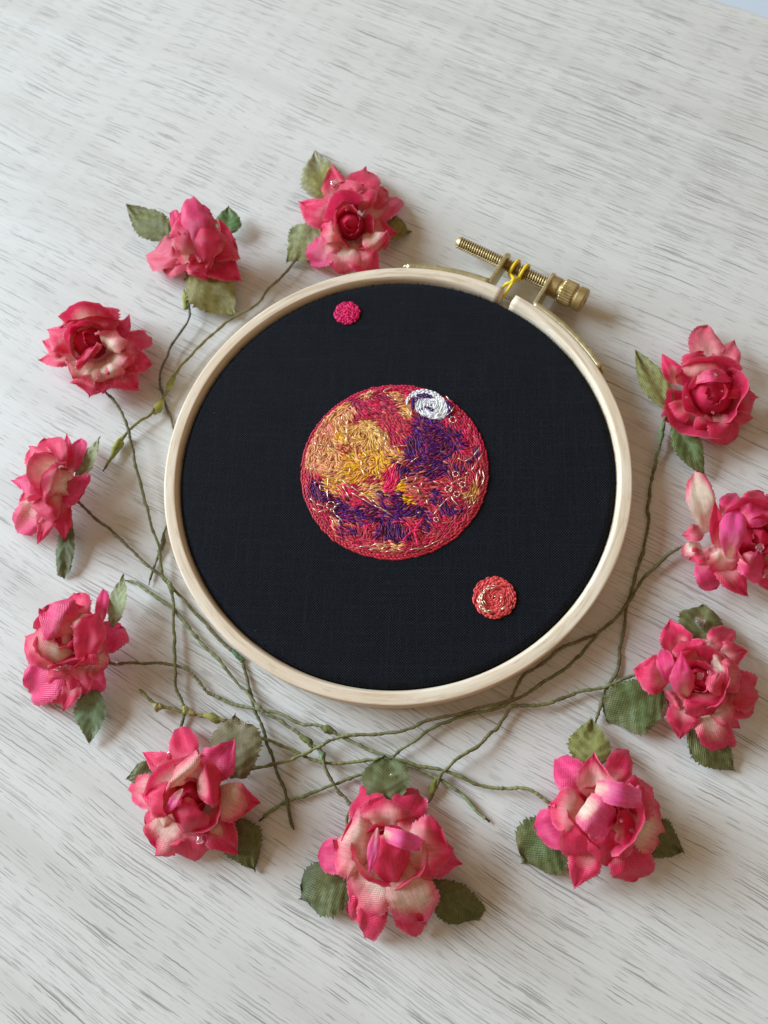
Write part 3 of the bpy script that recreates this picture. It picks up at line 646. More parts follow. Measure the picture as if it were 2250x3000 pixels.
LEV = {0: (0.42, 0.66, 0.26), 1: (0.62, 1.00, 0.66), 2: (0.85, 1.26, 1.05), 3: (0.15, 0.35, 0.20)}
class Rose:
    n = 0
    def __init__(s, crop, cen, label, k=1.0):
        Rose.n += 1; s.k = k; s.crop = crop; s.cen = cen; p = crop.at(cen, 0.0)
        s.root = empty('fabric_rose', (p.x, p.y, 0), label, 'rose', 'fabric roses laid round the hoop'); s.i = 0
    def seed(s): s.i += 1; return Rose.n * 13.7 + s.i * 3.1
    def p(s, b, t, w, lev=0, shape='p', cream=0.35, tone='c', z=None, cup=0.18, curl=0.25, roll=0.0, wave=0.115, mid=None):
        zb, zm, zt = z or LEV[lev]; sd = s.seed(); j = 0.05 * noise.noise(Vector((sd, 0, 0)))
        B = s.crop.at(b, zb); T = s.crop.at(t, max(0.06, zt + j)); m = mid or ((b[0] + t[0]) / 2, (b[1] + t[1]) / 2); Mi = s.crop.at(m, zm)
        wd = s.crop.cm(t, w, zt) * 1.03
        V, F, U, P = sheet(B, Mi, T, wd, shape, cup, curl, roll, 12, 30, sd, 0.085, wave, fold=0.8 if shape == 'p' else 0.0)
        mesh('petal', V, F, M_PETAL, s.root, cols=[petal_col(a, b_, cream, tone, sd) for a, b_ in P], uvs=U)
    def leaf(s, b, t, w, z=(0.25, 0.30, 0.08), tone=(0.115, 0.150, 0.040), tip=None, roll=0.0, cup=0.10, shape='l'):
        sd = s.seed(); B = s.crop.at(b, z[0]); T = s.crop.at(t, z[2]); Mi = s.crop.at(((b[0] + t[0]) / 2, (b[1] + t[1]) / 2), z[1])
        V, F, U, P = sheet(B, Mi, T, s.crop.cm(t, w, 0.1) * 1.05, shape, cup, 0.12, roll, 12, 40, sd, 0.08, 0.09, 0.10, 0.022)
        tip = tip or mix(tone, (0.17, 0.13, 0.055), 0.55); cols = []
        for a, v in P:
            n = noise.noise(Vector((a * 1.5 + sd, v * 2.5, sd))); c = mix(tone, tip, clamp(sstep(0.45, 1.05, v) * 0.7 + 0.6 * n + 0.3 * abs(a) ** 3)); cols.append(c)
        mesh('leaf', V, F, M_LEAF, s.root, cols=cols, uvs=U)
    def wraps(s, cen, r, h, lean=(0, 0), z0=0.30, n=6, r_in=0.13, cream=0.3, tone='c', sq=1.0, rot=0.0, open_=0.25):
        """Petals wound round the heart; r outer radius in picture units, lean shifts the top by picture units."""
        R = s.crop.cm(cen, r, 0.8); c0 = s.crop.at(cen, z0); c1_ = s.crop.at((cen[0] + lean[0], cen[1] + lean[1]), z0 + h)
        ax = (c1_ - c0); H = ax.length; ax.normalize(); e1 = ax.cross(Vector((0, 1, 0.02))).normalized(); e2 = ax.cross(e1)
        if rot: e1, e2 = e1 * math.cos(rot) + e2 * math.sin(rot), e2 * math.cos(rot) - e1 * math.sin(rot)
        for q in range(n):
            sd = s.seed(); f = q / max(1, n - 1); rq = r_in + (R - r_in) * f ** 0.9; a0 = q * 2.2 + random.uniform(-0.25, 0.25); span = (4.6, 3.3, 2.7, 2.4, 2.2, 2.1, 2.0)[min(q, 6)]
            hq = H * (1.0 - 0.10 * f - 0.08 * random.random()); V, U, P = [], [], []; nu, nv = 16, 12
            for j in range(nv + 1):
                v = j / nv
                for i in range(nu + 1):
                    u = -1 + 2 * i / nu; a = a0 + u * span / 2
                    top = 1 - 0.42 * abs(u) ** 2.6 + 0.13 * noise.noise(Vector((u * 2.6 + sd, sd, 0)))
                    rad = rq * (0.50 + 0.62 * math.sin(min(1.0, v * 1.15) * math.pi / 2)) + open_ * rq * max(0, v - 0.62) ** 2 * 3.2 * (0.35 + f) + (0.05 + 0.13 * v) * R * noise.noise(Vector((a * 1.3 + sd, v * 1.6, sd))) + 0.07 * R * v * v * noise.noise(Vector((a * 4.2, sd, v * 2))) + 0.02 * u
                    if i in (0, nu) or j == nv: rad += 0.006 * (1 if (i + j) % 2 else -1)
                    p = c0 + ax * (hq * v * top) + (e1 * math.cos(a) * sq + e2 * math.sin(a)) * rad; p.z = max(p.z, 0.05)
                    V.append(p); U.append((a * rq, v * hq)); P.append((u, v))
            F = [(j * (nu + 1) + i, j * (nu + 1) + i + 1, (j + 1) * (nu + 1) + i + 1, (j + 1) * (nu + 1) + i) for j in range(nv) for i in range(nu)]
            cr = cream * (0.5 + 0.9 * f) * random.uniform(0.6, 1.3)
            mesh('petal', V, F, M_PETAL, s.root, cols=[petal_col(a, b, cr, tone if q % 3 else 'c', sd) for a, b in P], uvs=U)
        V, F = lathe([(-0.12, 0.02), (0.0, R * 0.55), (H * 0.3, R * 0.60), (H * 0.5, R * 0.52), (H * 0.62, R * 0.42), (H * 0.72, R * 0.30), (H * 0.78, R * 0.18), (H * 0.80, 0.01)], c0, ax, 28)
        V = [v + ax * (0.16 * noise.noise(v * 5.0)) + Vector((noise.noise(v * 6.0), noise.noise(v * 6.0 + Vector((9, 0, 0))), 0)) * 0.05 for v in V]
        mesh('flower_core', V, F, M_CORE, s.root)
    def drop(s, p, r, z):
        c = s.crop.at(p, z); R = s.crop.cm(p, r, z); V, F = [], []
        for j in range(9):
            t = math.pi * j / 8
            for i in range(12):
                a = 2 * math.pi * i / 12; k = 0.85 * R * (1 + 0.75 * noise.noise(Vector((math.cos(a) + p[0], math.sin(a) + p[1], t))))
                V.append(c + Vector((k * math.sin(t) * math.cos(a), k * math.sin(t) * math.sin(a), 0.42 * k * math.cos(t))))
        for j in range(8):
            for i in range(12): F.append((j * 12 + i, j * 12 + (i + 1) % 12, (j + 1) * 12 + (i + 1) % 12, (j + 1) * 12 + i))
        mesh('glue_drop', V, F, M_GLUE, s.root)
    def stem(s, pts, zs, col=(0.150, 0.155, 0.060), col2=None, r=0.036):
        """pts in the 1659-pixel-wide view of the whole picture; zs heights, spread along the points."""
        n = len(pts); P = []
        for i, (x, y) in enumerate(pts):
            f = i / (n - 1) * (len(zs) - 1); k = min(int(f), len(zs) - 2); z = zs[k] + (zs[k + 1] - zs[k]) * (f - k); P.append(at(x * 1.35624, y * 1.35624, max(z * 0.72, 0.05)))
        path = catmull(P, 12); sd = s.seed()
        path = [p + Vector((noise.noise(p * 1.7 + Vector((sd, 0, 0))), noise.noise(p * 1.7 + Vector((0, sd, 0))), noise.noise(p * 1.1 + Vector((0, 0, sd))) * 0.5)) * 0.055 + Vector((noise.noise(p * 4.5 + Vector((sd, 3, 0))), noise.noise(p * 4.5 + Vector((3, sd, 0))), 0)) * 0.022 for p in path]
        for p in path: p.z = max(p.z, 0.05)
        m = len(path); rad = [r * (1 + 0.38 * noise.noise(Vector((i * 0.28, sd, 0))) + 0.22 * noise.noise(Vector((i * 0.9, sd, 7))) + 0.10 * math.sin(i * 1.6)) * (0.5 if i > m - 5 else 1.0) for i in range(m)]
        V, F = tube(path, lambda t: rad[min(m - 1, int(round(t * (m - 1))))], 8); c2_ = col2 or col; cols = []
        for i in range(m):
            t = i / (m - 1); n_ = noise.noise(Vector((i * 0.13, sd, 5.0))); c = mix(col, c2_, clamp(t + n_ * 0.5)); c = mix(c, (0.165, 0.120, 0.060), clamp(n_ * 1.3))
            if i > m - 5: c = (0.05, 0.045, 0.035)
            cols += [c] * 8
        mesh('stem', V, F, M_STEM, s.root, cols=cols)
    def wrap_bit(s, pts, r, z=0.20, col=(0.36, 0.34, 0.09)):
        P = catmull([at(x * 1.35624, y * 1.35624, z * 0.72) for x, y in pts], 6); sd = s.seed()
        P = [p + Vector((noise.noise(p * 6 + Vector((sd, 0, 0))), noise.noise(p * 6 + Vector((0, sd, 0))), 0)) * 0.04 for p in P]
        V, F = tube(P, lambda t: r * (0.35 + math.sin(math.pi * clamp(t, 0.04, 0.96)) + 0.35 * noise.noise(Vector((t * 6, sd, 0)))), 8)
        V = [v + Vector((noise.noise(v * 9), noise.noise(v * 9 + Vector((5, 0, 0))), noise.noise(v * 9 + Vector((0, 5, 0))))) * r * 0.6 for v in V]
        mesh('paper_wrap', V, F, M_STEM, s.root, cols=[col] * len(V))
M_CORE = mat_simple('petal_heart', (0.52, 0.024, 0.075), 0.7, spec=0.2)

c3 = Crop(340, 420, 0.54250); c4 = Crop(0, 860, 0.37965); c5 = Crop(0, 1640, 0.48222); c6 = Crop(700, 2000, 0.48222); c7 = Crop(1450, 1750, 0.48222); c8 = Crop(1750, 920, 0.38880)
GR = (0.265, 0.275, 0.085); DK = (0.145, 0.155, 0.055); LIT_GR = (0.310, 0.350, 0.170); OLV = (0.290, 0.265, 0.075)  # palest green has the light on leaf backs put into its colour
SG = (0.225, 0.240, 0.098); SB = (0.195, 0.170, 0.082); SL_ = (0.270, 0.325, 0.165)

# A: at the very top, touching the hoop
R = Rose(c3, (1270, 440), 'fully open crimson rose touching the top of the wooden hoop')
R.leaf((1130, 320), (1075, 40), 200, z=(0.35, 0.35, 0.12), tone=OLV, tip=(0.42, 0.42, 0.33)); R.leaf((1110, 430), (925, 640), 210, z=(0.30, 0.32, 0.10), tone=LIT_GR, tip=OLV); R.leaf((1440, 440), (1590, 478), 150, z=(0.3, 0.25, 0.08), tone=OLV)  # pale tip of the first leaf is glare painted into its colour
for a in [((1230, 350), (1160, 120), 160), ((1300, 340), (1350, 140), 180, 0, 'r'), ((1330, 370), (1440, 245), 120, 0, 'r'), ((1190, 410), (990, 320), 190, 0, 'p', .2), ((1340, 420), (1505, 300), 150, 0, 's', .6, 'm'), ((1340, 460), (1510, 490), 160, 0, 'p', .3), ((1220, 490), (1050, 625), 170, 0, 's', .55, 'm'), ((1250, 520), (1225, 695), 200, 0, 'r', .75), ((1300, 530), (1360, 690), 160, 0, 's', .4), ((1220, 470), (1110, 470), 130, 1, 'r', .7)]: R.p(*a)
R.p((1360, 480), (1440, 560), 150, 1, 'r', .7); R.p((1290, 350), (1210, 230), 190, 1, 'r', .2, 'k'); R.p((1300, 360), (1340, 225), 160, 1, 'r', .2)
R.wraps((1265, 450), 128, 1.05, (0, -25), n=6, cream=.1, sq=0.82)
R.drop((1175, 215), 22, .75); R.drop((1250, 350), 16, 1.35)
R.stem([(640, 560), (628, 573), (604, 602), (582, 622), (555, 655), (500, 690), (455, 725), (415, 765), (385, 800), (372, 820), (357, 855), (338, 880), (322, 902), (300, 912), (280, 928), (262, 955), (250, 975), (236, 996), (221, 1018)], (.3, .28, .2, .3, .35, .3, .28, .3, .2, .12), SB, OLV)
R.wrap_bit([(352, 862), (342, 880), (332, 893)], 0.085, .24); R.wrap_bit([(270, 938), (255, 962), (241, 990)], 0.075, .2, (0.30, 0.31, 0.07)); R.wrap_bit([(378, 806), (370, 825), (362, 845)], 0.06, .3, (0.28, 0.30, 0.07))

# B: tall half-closed bud, upper left
R = Rose(c3, (430, 560), 'half closed crimson rosebud standing up, third from the left along the top, two leaves spread wide')
R.root['label'] = 'half closed upright crimson rosebud with a large leaf below, left of the topmost rose'
R.leaf((300, 520), (62, 342), 160, z=(.55, .6, .45), tone=(.16, .17, .04)); R.leaf((590, 500), (610, 345), 140, z=(.3, .4, .3), tone=(.10, .20, .06), shape='l'); R.leaf((400, 660), (640, 935), 250, z=(.45, .40, .10), tone=OLV)
for a in [((400, 570), (180, 605), 190, 0, 'r', .3, 'k'), ((400, 590), (255, 660), 170, 0, 'r', .3, 'k'), ((490, 540), (645, 520), 230, 1, 'r', .1), ((480, 590), (668, 742), 190, 0, 'p', .15), ((440, 600), (520, 742), 180, 0, 'p', .15), ((400, 590), (400, 700), 150, 0, 'r', .3)]: R.p(*a)
R.p((340, 520), (310, 365), 60, 2, 's', .1, 'm'); R.p((480, 540), (560, 520), 110, 2, 'r', .6, 'k')
R.wraps((425, 570), 108, 1.50, (0, -105), n=6, cream=.15, z0=.35, r_in=.2, open_=.05)
R.p((440, 600), (500, 700), 150, 1, 'p', .1); R.p((430, 560), (420, 312), 200, z=(1.5, 1.95, 1.85), shape='s', tone='m', cream=0.0, cup=-.35); R.p((400, 640), (360, 370), 190, z=(.9, 1.75, 1.75), shape='r', cream=0.05, cup=-.4); R.p((450, 650), (480, 400), 200, z=(.9, 1.8, 1.75), shape='r', cream=0.0, cup=-.4)
R.p((470, 610), (560, 720), 150, 0, 's', .1)
R.stem([(398, 600), (404, 625), (402, 650), (409, 675), (404, 695), (392, 717), (368, 752), (353, 780), (347, 803), (347, 830), (355, 862), (366, 895), (374, 930), (384, 965), (396, 1010), (390, 1060), (372, 1110), (356, 1150), (346, 1185), (335, 1220), (320, 1262)], (.45, .5, .35, .3, .28, .12, .06, .06, .06, .06, .1, .08), (0.135, 0.130, 0.115), SB, r=0.032)
R.wrap_bit([(398, 628), (402, 648), (399, 668)], 0.075, .42, (0.30, 0.32, 0.07)); R.wrap_bit([(354, 1150), (349, 1180), (344, 1200)], 0.05, .1, (0.13, 0.10, 0.05))

# C: wide open rose, far left
R = Rose(c4, (720, 460), 'wide open rose without leaves, upper left, its folded heart showing')
for a in [((560, 430), (335, 365), 200, 0, 'p', .2), ((580, 470), (308, 520), 170, 0, 'p', .3), ((700, 600), (690, 795), 270, 0, 'p', .2), ((780, 590), (870, 730), 230, 0, 's', .3, 'm'), ((870, 560), (1070, 738), 240, 0, 'p', .2), ((900, 500), (1178, 545), 260, 0, 'p', .15), ((900, 430), (1135, 325), 190, 0, 's', .15), ((850, 360), (1000, 172), 170, 0, 'p', .1, 'm'), ((600, 400), (365, 282), 240, 1, 'p', .15), ((690, 340), (690, 110), 420, 1, 'r', .25), ((680, 520), (590, 650), 280, 1, 'r', .95), ((780, 520), (800, 680), 300, 1, 'r', .9), ((860, 470), (960, 600), 240, 1, 'r', .6)]: R.p(*a)
R.wraps((700, 390), 205, 1.0, (-10, -40), n=6, cream=.35)
R.p((820, 420), (880, 300), 240, 2, 'r', .8); R.p((640, 460), (700, 500), 240, z=(.9, 1.2, 1.0), shape='r', cream=.0)
R.stem([(215, 820), (230, 848), (250, 868), (263, 890), (275, 920), (283, 955), (291, 990), (305, 1050), (318, 1105), (334, 1155), (345, 1195), (351, 1235), (362, 1256), (371, 1275), (373, 1310), (372, 1345), (376, 1400), (377, 1450), (380, 1490), (391, 1515), (397, 1538), (393, 1560), (388, 1585)], (.3, .5, .55, .5, .3, .2, .25, .3, .2, .1), (.13, .12, .06), SG)
R.wrap_bit([(360, 1252), (369, 1270), (374, 1290)], .05, .28, (.18, .20, .09))

# D: seen from the side, facing left
R = Rose(c4, (470, 1500), 'rose seen from the side facing left at the left border, curled leaf behind it')
R.leaf((590, 1440), (770, 1110), 170, z=(.5, .6, .75), tone=LIT_GR, roll=-.5); R.leaf((520, 1680), (490, 2165), 135, z=(.25, .3, .12), tone=(.15, .19, .085), shape='s')
for a in [((500, 1380), (515, 1080), 130, 0, 'p', .1, 'm'), ((540, 1380), (625, 1125), 130, 0, 'r', .2, 'm'), ((420, 1400), (345, 1120), 260, 1, 'r', .1), ((400, 1420), (240, 1200), 200, 1, 'r', .2), ((500, 1460), (645, 1550), 280, 1, 'r', .1, 'm'), ((470, 1560), (490, 1920), 160, 0, 'p', .1), ((430, 1580), (295, 1928), 170, 0, 'p', .2), ((380, 1540), (155, 1815), 260, 0, 's', .85, 'm'), ((370, 1480), (165, 1670), 190, 0, 's', .5), ((520, 1640), (530, 1830), 60, 0, 's', .2)]: R.p(*a)
R.wraps((500, 1450), 195, 0.30, (-290, -10), z0=.80, n=6, cream=.45, rot=.8, open_=.05)
R.p((520, 1470), (270, 1400), 330, z=(1.0, 1.50, 1.2), shape='r', cream=.34, cup=-.35, curl=.2); R.p((480, 1560), (260, 1640), 260, z=(.9, 1.15, .8), shape='r', cream=.2, cup=-.3)  # cream on the first, widest petal paints in its highlight
R.p((380, 1480), (85, 1440), 170, z=(.9, 1.1, .85), shape='p', tone='m', cream=.1)
R.drop((205, 1400), 18, .92)
R.stem([(160, 1075), (185, 1100), (210, 1122), (245, 1150), (275, 1178), (305, 1208), (330, 1230), (365, 1262), (400, 1300), (440, 1345), (480, 1385), (510, 1412), (527, 1432), (536, 1462), (542, 1495), (552, 1535), (565, 1575), (582, 1618), (598, 1662), (610, 1700), (622, 1740), (632, 1770), (638, 1792)], (.3, .25, .2, .2, .12, .06, .06, .15, .2, .18, .12, .06), SB, (.13, .14, .055))
R.wrap_bit([(500, 1405), (516, 1416), (528, 1430)], .045, .10, (.11, .20, .10))

# E: facing left, leaves in a pale green that has light painted in
R = Rose(c5, (470, 600), 'pink and cream rose at the left border with two leaves coloured pale green as if lit')
R.leaf((680, 410), (750, 90), 125, z=(.5, .6, .5), tone=LIT_GR, roll=-.4); R.leaf((550, 760), (545, 1112), 180, z=(.35, .35, .12), tone=(.20, .29, .15))
for a in [((470, 420), (450, 205), 180, 1, 'r', .4), ((600, 400), (632, 185), 75, 0, 'r', .1, 'm'), ((590, 540), (730, 400), 200, 0, 'r', .1, 'm'), ((570, 640), (565, 808), 140, 0, 'r', .2, 'm'), ((460, 720), (385, 918), 120, 0, 'p', .2), ((390, 600), (188, 785), 280, 0, 's', .1, 'm'), ((450, 640), (315, 835), 220, 0, 's', .1), ((560, 600), (665, 620), 110, 0, 'r', .8), ((520, 620), (440, 800), 180, 0, 'r', .2)]: R.p(*a)
R.wraps((450, 520), 165, 1.0, (-90, -60), n=6, cream=.5, z0=.4)
R.p((470, 560), (180, 470), 290, z=(.8, 1.25, 1.05), shape='r', cream=.7, cup=.1); R.p((470, 440), (270, 310), 260, z=(1.0, 1.45, 1.25), shape='r', cream=.3, tone='m', cup=-.1)
R.p((500, 640), (575, 330), 170, z=(.9, 1.4, 1.2), shape='r', cream=0, roll=.5); R.p((470, 650), (440, 580), 300, z=(.7, 1.1, 1.0), shape='r', cream=0.0)
R.p((530, 330), (470, 470), 150, z=(1.1, 1.35, 1.2), shape='r', cream=.8)
R.drop((345, 650), 30, .75); R.drop((710, 628), 11, .3); R.drop((315, 800), 20, .35)
R.stem([(225, 1428), (246, 1433), (290, 1432), (335, 1433), (370, 1435), (398, 1441), (418, 1458), (436, 1482), (452, 1500), (470, 1506), (500, 1519), (528, 1528), (560, 1533), (600, 1542), (650, 1560), (690, 1570), (720, 1584), (760, 1602), (800, 1622), (850, 1640), (900, 1660), (945, 1680), (985, 1708), (1025, 1745), (1060, 1780)], (.3, .25, .22, .18, .12, .25, .3, .25, .22, .15, .06), SB, SL_)
R.wrap_bit([(690, 1568), (712, 1578), (728, 1590)], .06, .25, (.17, .17, .06))

# F: lower left, open cream heart
R = Rose(c5, (1160, 1480), 'ruffled rose with a cream heart, lower left, brown leaf behind it')
R.leaf((1440, 1330), (1430, 975), 280, z=(.4, .6, .55), tone=(.19, .165, .07), tip=(.22, .17, .09), shape='r'); R.leaf((960, 1270), (768, 1330), 130, z=(.3, .4, .3), tone=DK); R.leaf((1400, 1560), (1545, 1885), 240, z=(.3, .25, .08), tone=DK)
for a in [((1150, 1300), (1085, 1045), 180, 0, 's', .1), ((1060, 1290), (868, 1170), 130, 0, 'p', .1), ((1260, 1320), (1418, 1100), 220, 1, 'p', .1, 'm'), ((1050, 1420), (795, 1400), 190, 0, 's', .7), ((1040, 1560), (955, 1768), 250, 0, 'r', .7), ((1040, 1540), (890, 1620), 160, 0, 'r', .6), ((1150, 1600), (1180, 1795), 250, 0, 's', .2), ((1270, 1580), (1440, 1788), 200, 0, 'p', .15), ((1330, 1460), (1575, 1480), 200, 0, 'p', .1), ((1280, 1560), (1290, 1750), 190, 0, 'r', .7), ((1300, 1420), (1490, 1510), 220, 1, 'r', .85)]: R.p(*a)
R.wraps((1140, 1470), 185, 1.1, (10, -30), n=6, cream=.45, z0=.35)
R.p((1080, 1480), (862, 1420), 200, z=(.9, 1.25, 1.0), shape='p', cream=.15); R.p((1150, 1330), (1080, 1260), 260, z=(1.2, 1.5, 1.2), shape='r', cream=.9)
R.p((1160, 1450), (1100, 1660), 250, z=(1.25, 1.45, .8), shape='r', cream=.0, cup=-.2); R.p((1200, 1380), (1330, 1350), 250, z=(1.1, 1.4, 1.0), shape='r', cream=.2)
R.p((1110, 1390), (990, 1560), 60, z=(1.5, 1.55, 1.2), shape='l', tone='M', cream=.2)
R.drop((1215, 1700), 26, .75); R.drop((1500, 1000), 20, .62); R.drop((1030, 1180), 24, .6); R.drop((1250, 1450), 14, 1.3)
R.stem([(520, 1672), (548, 1663), (585, 1652), (620, 1642), (660, 1630), (690, 1615), (712, 1600), (745, 1591), (785, 1586), (830, 1585), (880, 1574), (930, 1557), (985, 1540), (1040, 1530), (1085, 1520), (1108, 1508), (1122, 1480), (1136, 1456), (1158, 1440), (1185, 1420), (1205, 1402), (1240, 1388), (1268, 1376), (1292, 1368)], (.2, .3, .35, .32, .35, .3, .28, .3, .18, .08), SG, SB)

# G: bottom centre
R = Rose(c6, (900, 1080), 'rose with broad cream petals at the bottom centre, dark leaves on three sides')
R.leaf((900, 760), (885, 462), 260, z=(.4, .5, .3), tone=DK, shape='r', tip=(.11, .13, .045)); R.leaf((700, 1180), (395, 1300), 290, z=(.3, .3, .08), tone=DK, tip=(.09, .11, .045), shape='r'); R.leaf((1150, 1230), (1412, 1415), 230, z=(.3, .28, .08), tone=DK, tip=DK, shape='s')
for a in [((830, 900), (745, 668), 220, 0, 's', .1), ((970, 880), (1075, 672), 220, 0, 's', .1), ((720, 1060), (485, 1050), 190, 0, 'r', .2, 'm'), ((1140, 1050), (1352, 1100), 210, 0, 'p', .2, 'm'), ((860, 1250), (770, 1522), 190, 0, 's', .1), ((850, 1230), (700, 1420), 180, 0, 's', .1), ((960, 1300), (1092, 1510), 190, 0, 's', .1)]: R.p(*a)
R.wraps((890, 1030), 190, 1.05, (0, -30), n=5, cream=.5, z0=.35)
R.p((880, 880), (880, 715), 280, z=(.8, 1.1, .75), shape='r', cream=.6); R.p((1010, 960), (1080, 840), 200, 1, 'r', .5)
R.p((830, 1010), (612, 960), 380, z=(.75, 1.05, .95), shape='r', cream=.85, cup=.12); R.p((980, 1000), (1265, 1000), 350, z=(.8, 1.1, .95), shape='r', cream=.55, cup=.1)
R.p((890, 1100), (715, 1390), 280, z=(.95, 1.0, .5), shape='r', cream=.75, cup=.05); R.p((960, 1110), (1110, 1440), 300, z=(1.0, 1.05, .55), shape='r', cream=1.05, tone='m', cup=-.05, curl=.1)
R.p((880, 920), (950, 1220), 240, z=(1.3, 1.5, 1.0), shape='r', cream=.0, cup=-.25); R.p((880, 915), (1110, 990), 95, z=(1.25, 1.68, 1.15), shape='b', tone='M', cream=.1, cup=.05, curl=0)
R.p((842, 880), (788, 1170), 72, z=(1.35, 1.7, 1.35), shape='l', tone='M', cream=.1, cup=.0)
R.drop((800, 810), 26, 1.05); R.drop((930, 560), 15, .5); R.drop((868, 685), 10, .5); R.drop((1070, 860), 24, .95); R.drop((830, 1070), 20, 1.3)
R.stem([(752, 1800), (748, 1775), (757, 1745), (750, 1730), (728, 1705), (712, 1682), (700, 1655), (694, 1625), (670, 1605), (640, 1580), (610, 1562), (575, 1542), (552, 1520), (528, 1490), (490, 1448), (450, 1405), (420, 1370), (395, 1340), (368, 1312), (330, 1285), (296, 1262), (268, 1254)], (.35, .3, .25, .3, .3, .2, .28, .25, .2, .18, .1, .06), SB, SL_)
R.wrap_bit([(690, 1617), (696, 1632), (699, 1650)], .048, .30, (.18, .26, .13)); R.wrap_bit([(645, 1588), (662, 1600), (680, 1615)], .055, .3, (.17, .18, .06))

# H: lower right, shiny folded magenta petal
R = Rose(c7, (650, 1340), 'rose with a shiny folded magenta petal on top, lower right')
R.leaf((570, 1060), (585, 735), 240, z=(.45, .45, .2), tone=GR); R.leaf((440, 1400), (190, 1590), 340, z=(.3, .3, .08), tone=(.115, .155, .05), tip=(.20, .17, .07), shape='r'); R.leaf((900, 1400), (1132, 1548), 230, z=(.3, .28, .08), tone=DK)
for a in [((560, 1180), (388, 1010), 210, 0, 's', .15, 'm'), ((690, 1140), (803, 948), 160, 0, 's', .15), ((600, 1220), (602, 945), 210, 1, 'p', .6), ((760, 1210), (935, 1165), 190, 0, 's', .1), ((800, 1290), (990, 1310), 180, 0, 's', .1), ((790, 1360), (1012, 1440), 260, 0, 'r', 1.0), ((720, 1480), (890, 1685), 280, 0, 's', .1), ((590, 1500), (478, 1770), 200, 0, 'p', .15), ((500, 1370), (255, 1425), 230, 0, 'r', .1, 'm')]: R.p(*a)
R.wraps((650, 1320), 195, 1.0, (0, -30), n=5, cream=.3, z0=.35)
R.p((560, 1310), (345, 1270), 250, z=(.7, 1.0, .85), shape='r', cream=.7); R.p((560, 1360), (560, 1560), 330, z=(.9, 1.0, .55), shape='r', cream=0); R.p((700, 1380), (690, 1610), 270, z=(.9, 1.0, .5), shape='r', cream=0)
R.p((700, 1420), (860, 1400), 200, z=(.9, 1.1, .9), shape='r', cream=.1); R.p((800, 1240), (960, 1250), 200, 1, 's', .0)
R.p((535, 1265), (705, 1395), 225, z=(1.30, 1.56, 1.10), shape='b', tone='M', cream=.30, cup=.03, curl=.05, wave=.08); R.p((610, 1165), (885, 1225), 135, z=(1.30, 1.72, 1.30), shape='b', tone='M', cream=.16, cup=.02, curl=.05, wave=.08)
R.p((600, 1400), (610, 1500), 70, z=(1.3, 1.3, 1.05), shape='p', tone='m', cream=0)
R.drop((825, 1165), 15, 1.55); R.drop((768, 1355), 13, 1.35); R.drop((830, 1415), 16, 1.1)
R.stem([(1215, 1752), (1188, 1735), (1160, 1714), (1130, 1704), (1095, 1705), (1060, 1700), (1010, 1685), (960, 1670), (915, 1658), (870, 1645), (825, 1640), (780, 1647), (735, 1650), (700, 1647), (660, 1634), (625, 1618), (585, 1602), (550, 1588), (520, 1570), (485, 1556), (450, 1548), (410, 1541), (375, 1534), (345, 1526), (325, 1512), (312, 1500), (302, 1490)], (.3, .3, .2, .2, .25, .2, .2, .25, .3, .35, .3, .3, .2), SG, (.23, .22, .07))
R.wrap_bit([(352, 1522), (342, 1528), (328, 1520)], .075, .3, (.42, .40, .18)); R.wrap_bit([(395, 1528), (402, 1538), (420, 1543)], .07, .34, (.38, .36, .12)); R.wrap_bit([(435, 1545), (460, 1550), (490, 1558)], .062, .33, (.28, .27, .07))

# I: right, dark heart, long leaves
R = Rose(c8, (860, 640), 'rose with a tight dark heart on the right, two long green leaves')
R.leaf((560, 740), (285, 265), 200, z=(.45, .5, .35), tone=GR); R.leaf((580, 800), (800, 1215), 210, z=(.35, .45, .15), tone=(.13, .19, .06), tip=(.20, .20, .08))
for a in [((800, 430), (828, 105), 250, 0, 'r', .7, 'k'), ((920, 440), (1040, 185), 200, 0, 'p', .3, 'k'), ((620, 520), (488, 305), 150, 1, 'p', .15), ((680, 660), (540, 805), 190, 0, 's', .2), ((1000, 620), (1215, 630), 280, 0, 'p', .1), ((900, 760), (1000, 940), 260, 0, 's', .1), ((800, 740), (805, 910), 150, 0, 's', .1), ((990, 690), (1145, 765), 200, 0, 's', .1)]: R.p(*a)
R.wraps((860, 620), 270, 1.05, (0, -40), n=7, cream=.08, z0=.3)
R.p((790, 500), (800, 305), 300, z=(.9, 1.2, .95), shape='r', cream=.6); R.p((730, 515), (1010, 490), 105, z=(1.0, 1.58, 1.0), shape='r', tone='m', cream=0.1, cup=.05, curl=0, mid=(865, 462))
R.p((960, 520), (1150, 560), 240, 1, 'p', 0)
R.drop((880, 462), 22, 1.55); R.drop((672, 628), 12, 1.15); R.drop((870, 742), 14, 1.15); R.drop((915, 310), 10, .8); R.drop((1105, 735), 18, .7); R.drop((940, 580), 10, 1.4)
R.stem([(1443, 885), (1437, 903), (1431, 930), (1424, 960), (1415, 1005), (1408, 1045), (1404, 1075), (1400, 1100), (1402, 1120), (1394, 1155), (1384, 1200), (1370, 1250), (1358, 1300), (1350, 1350), (1342, 1395), (1335, 1430), (1325, 1460), (1310, 1485), (1302, 1505), (1296, 1530), (1288, 1560)], (.4, .3, .12, .08, .08, .06, .08, .15, .2), (.15, .19, .08), SB)
R.wrap_bit([(1436, 905), (1430, 935), (1425, 960)], .055, .33, (.20, .28, .13))

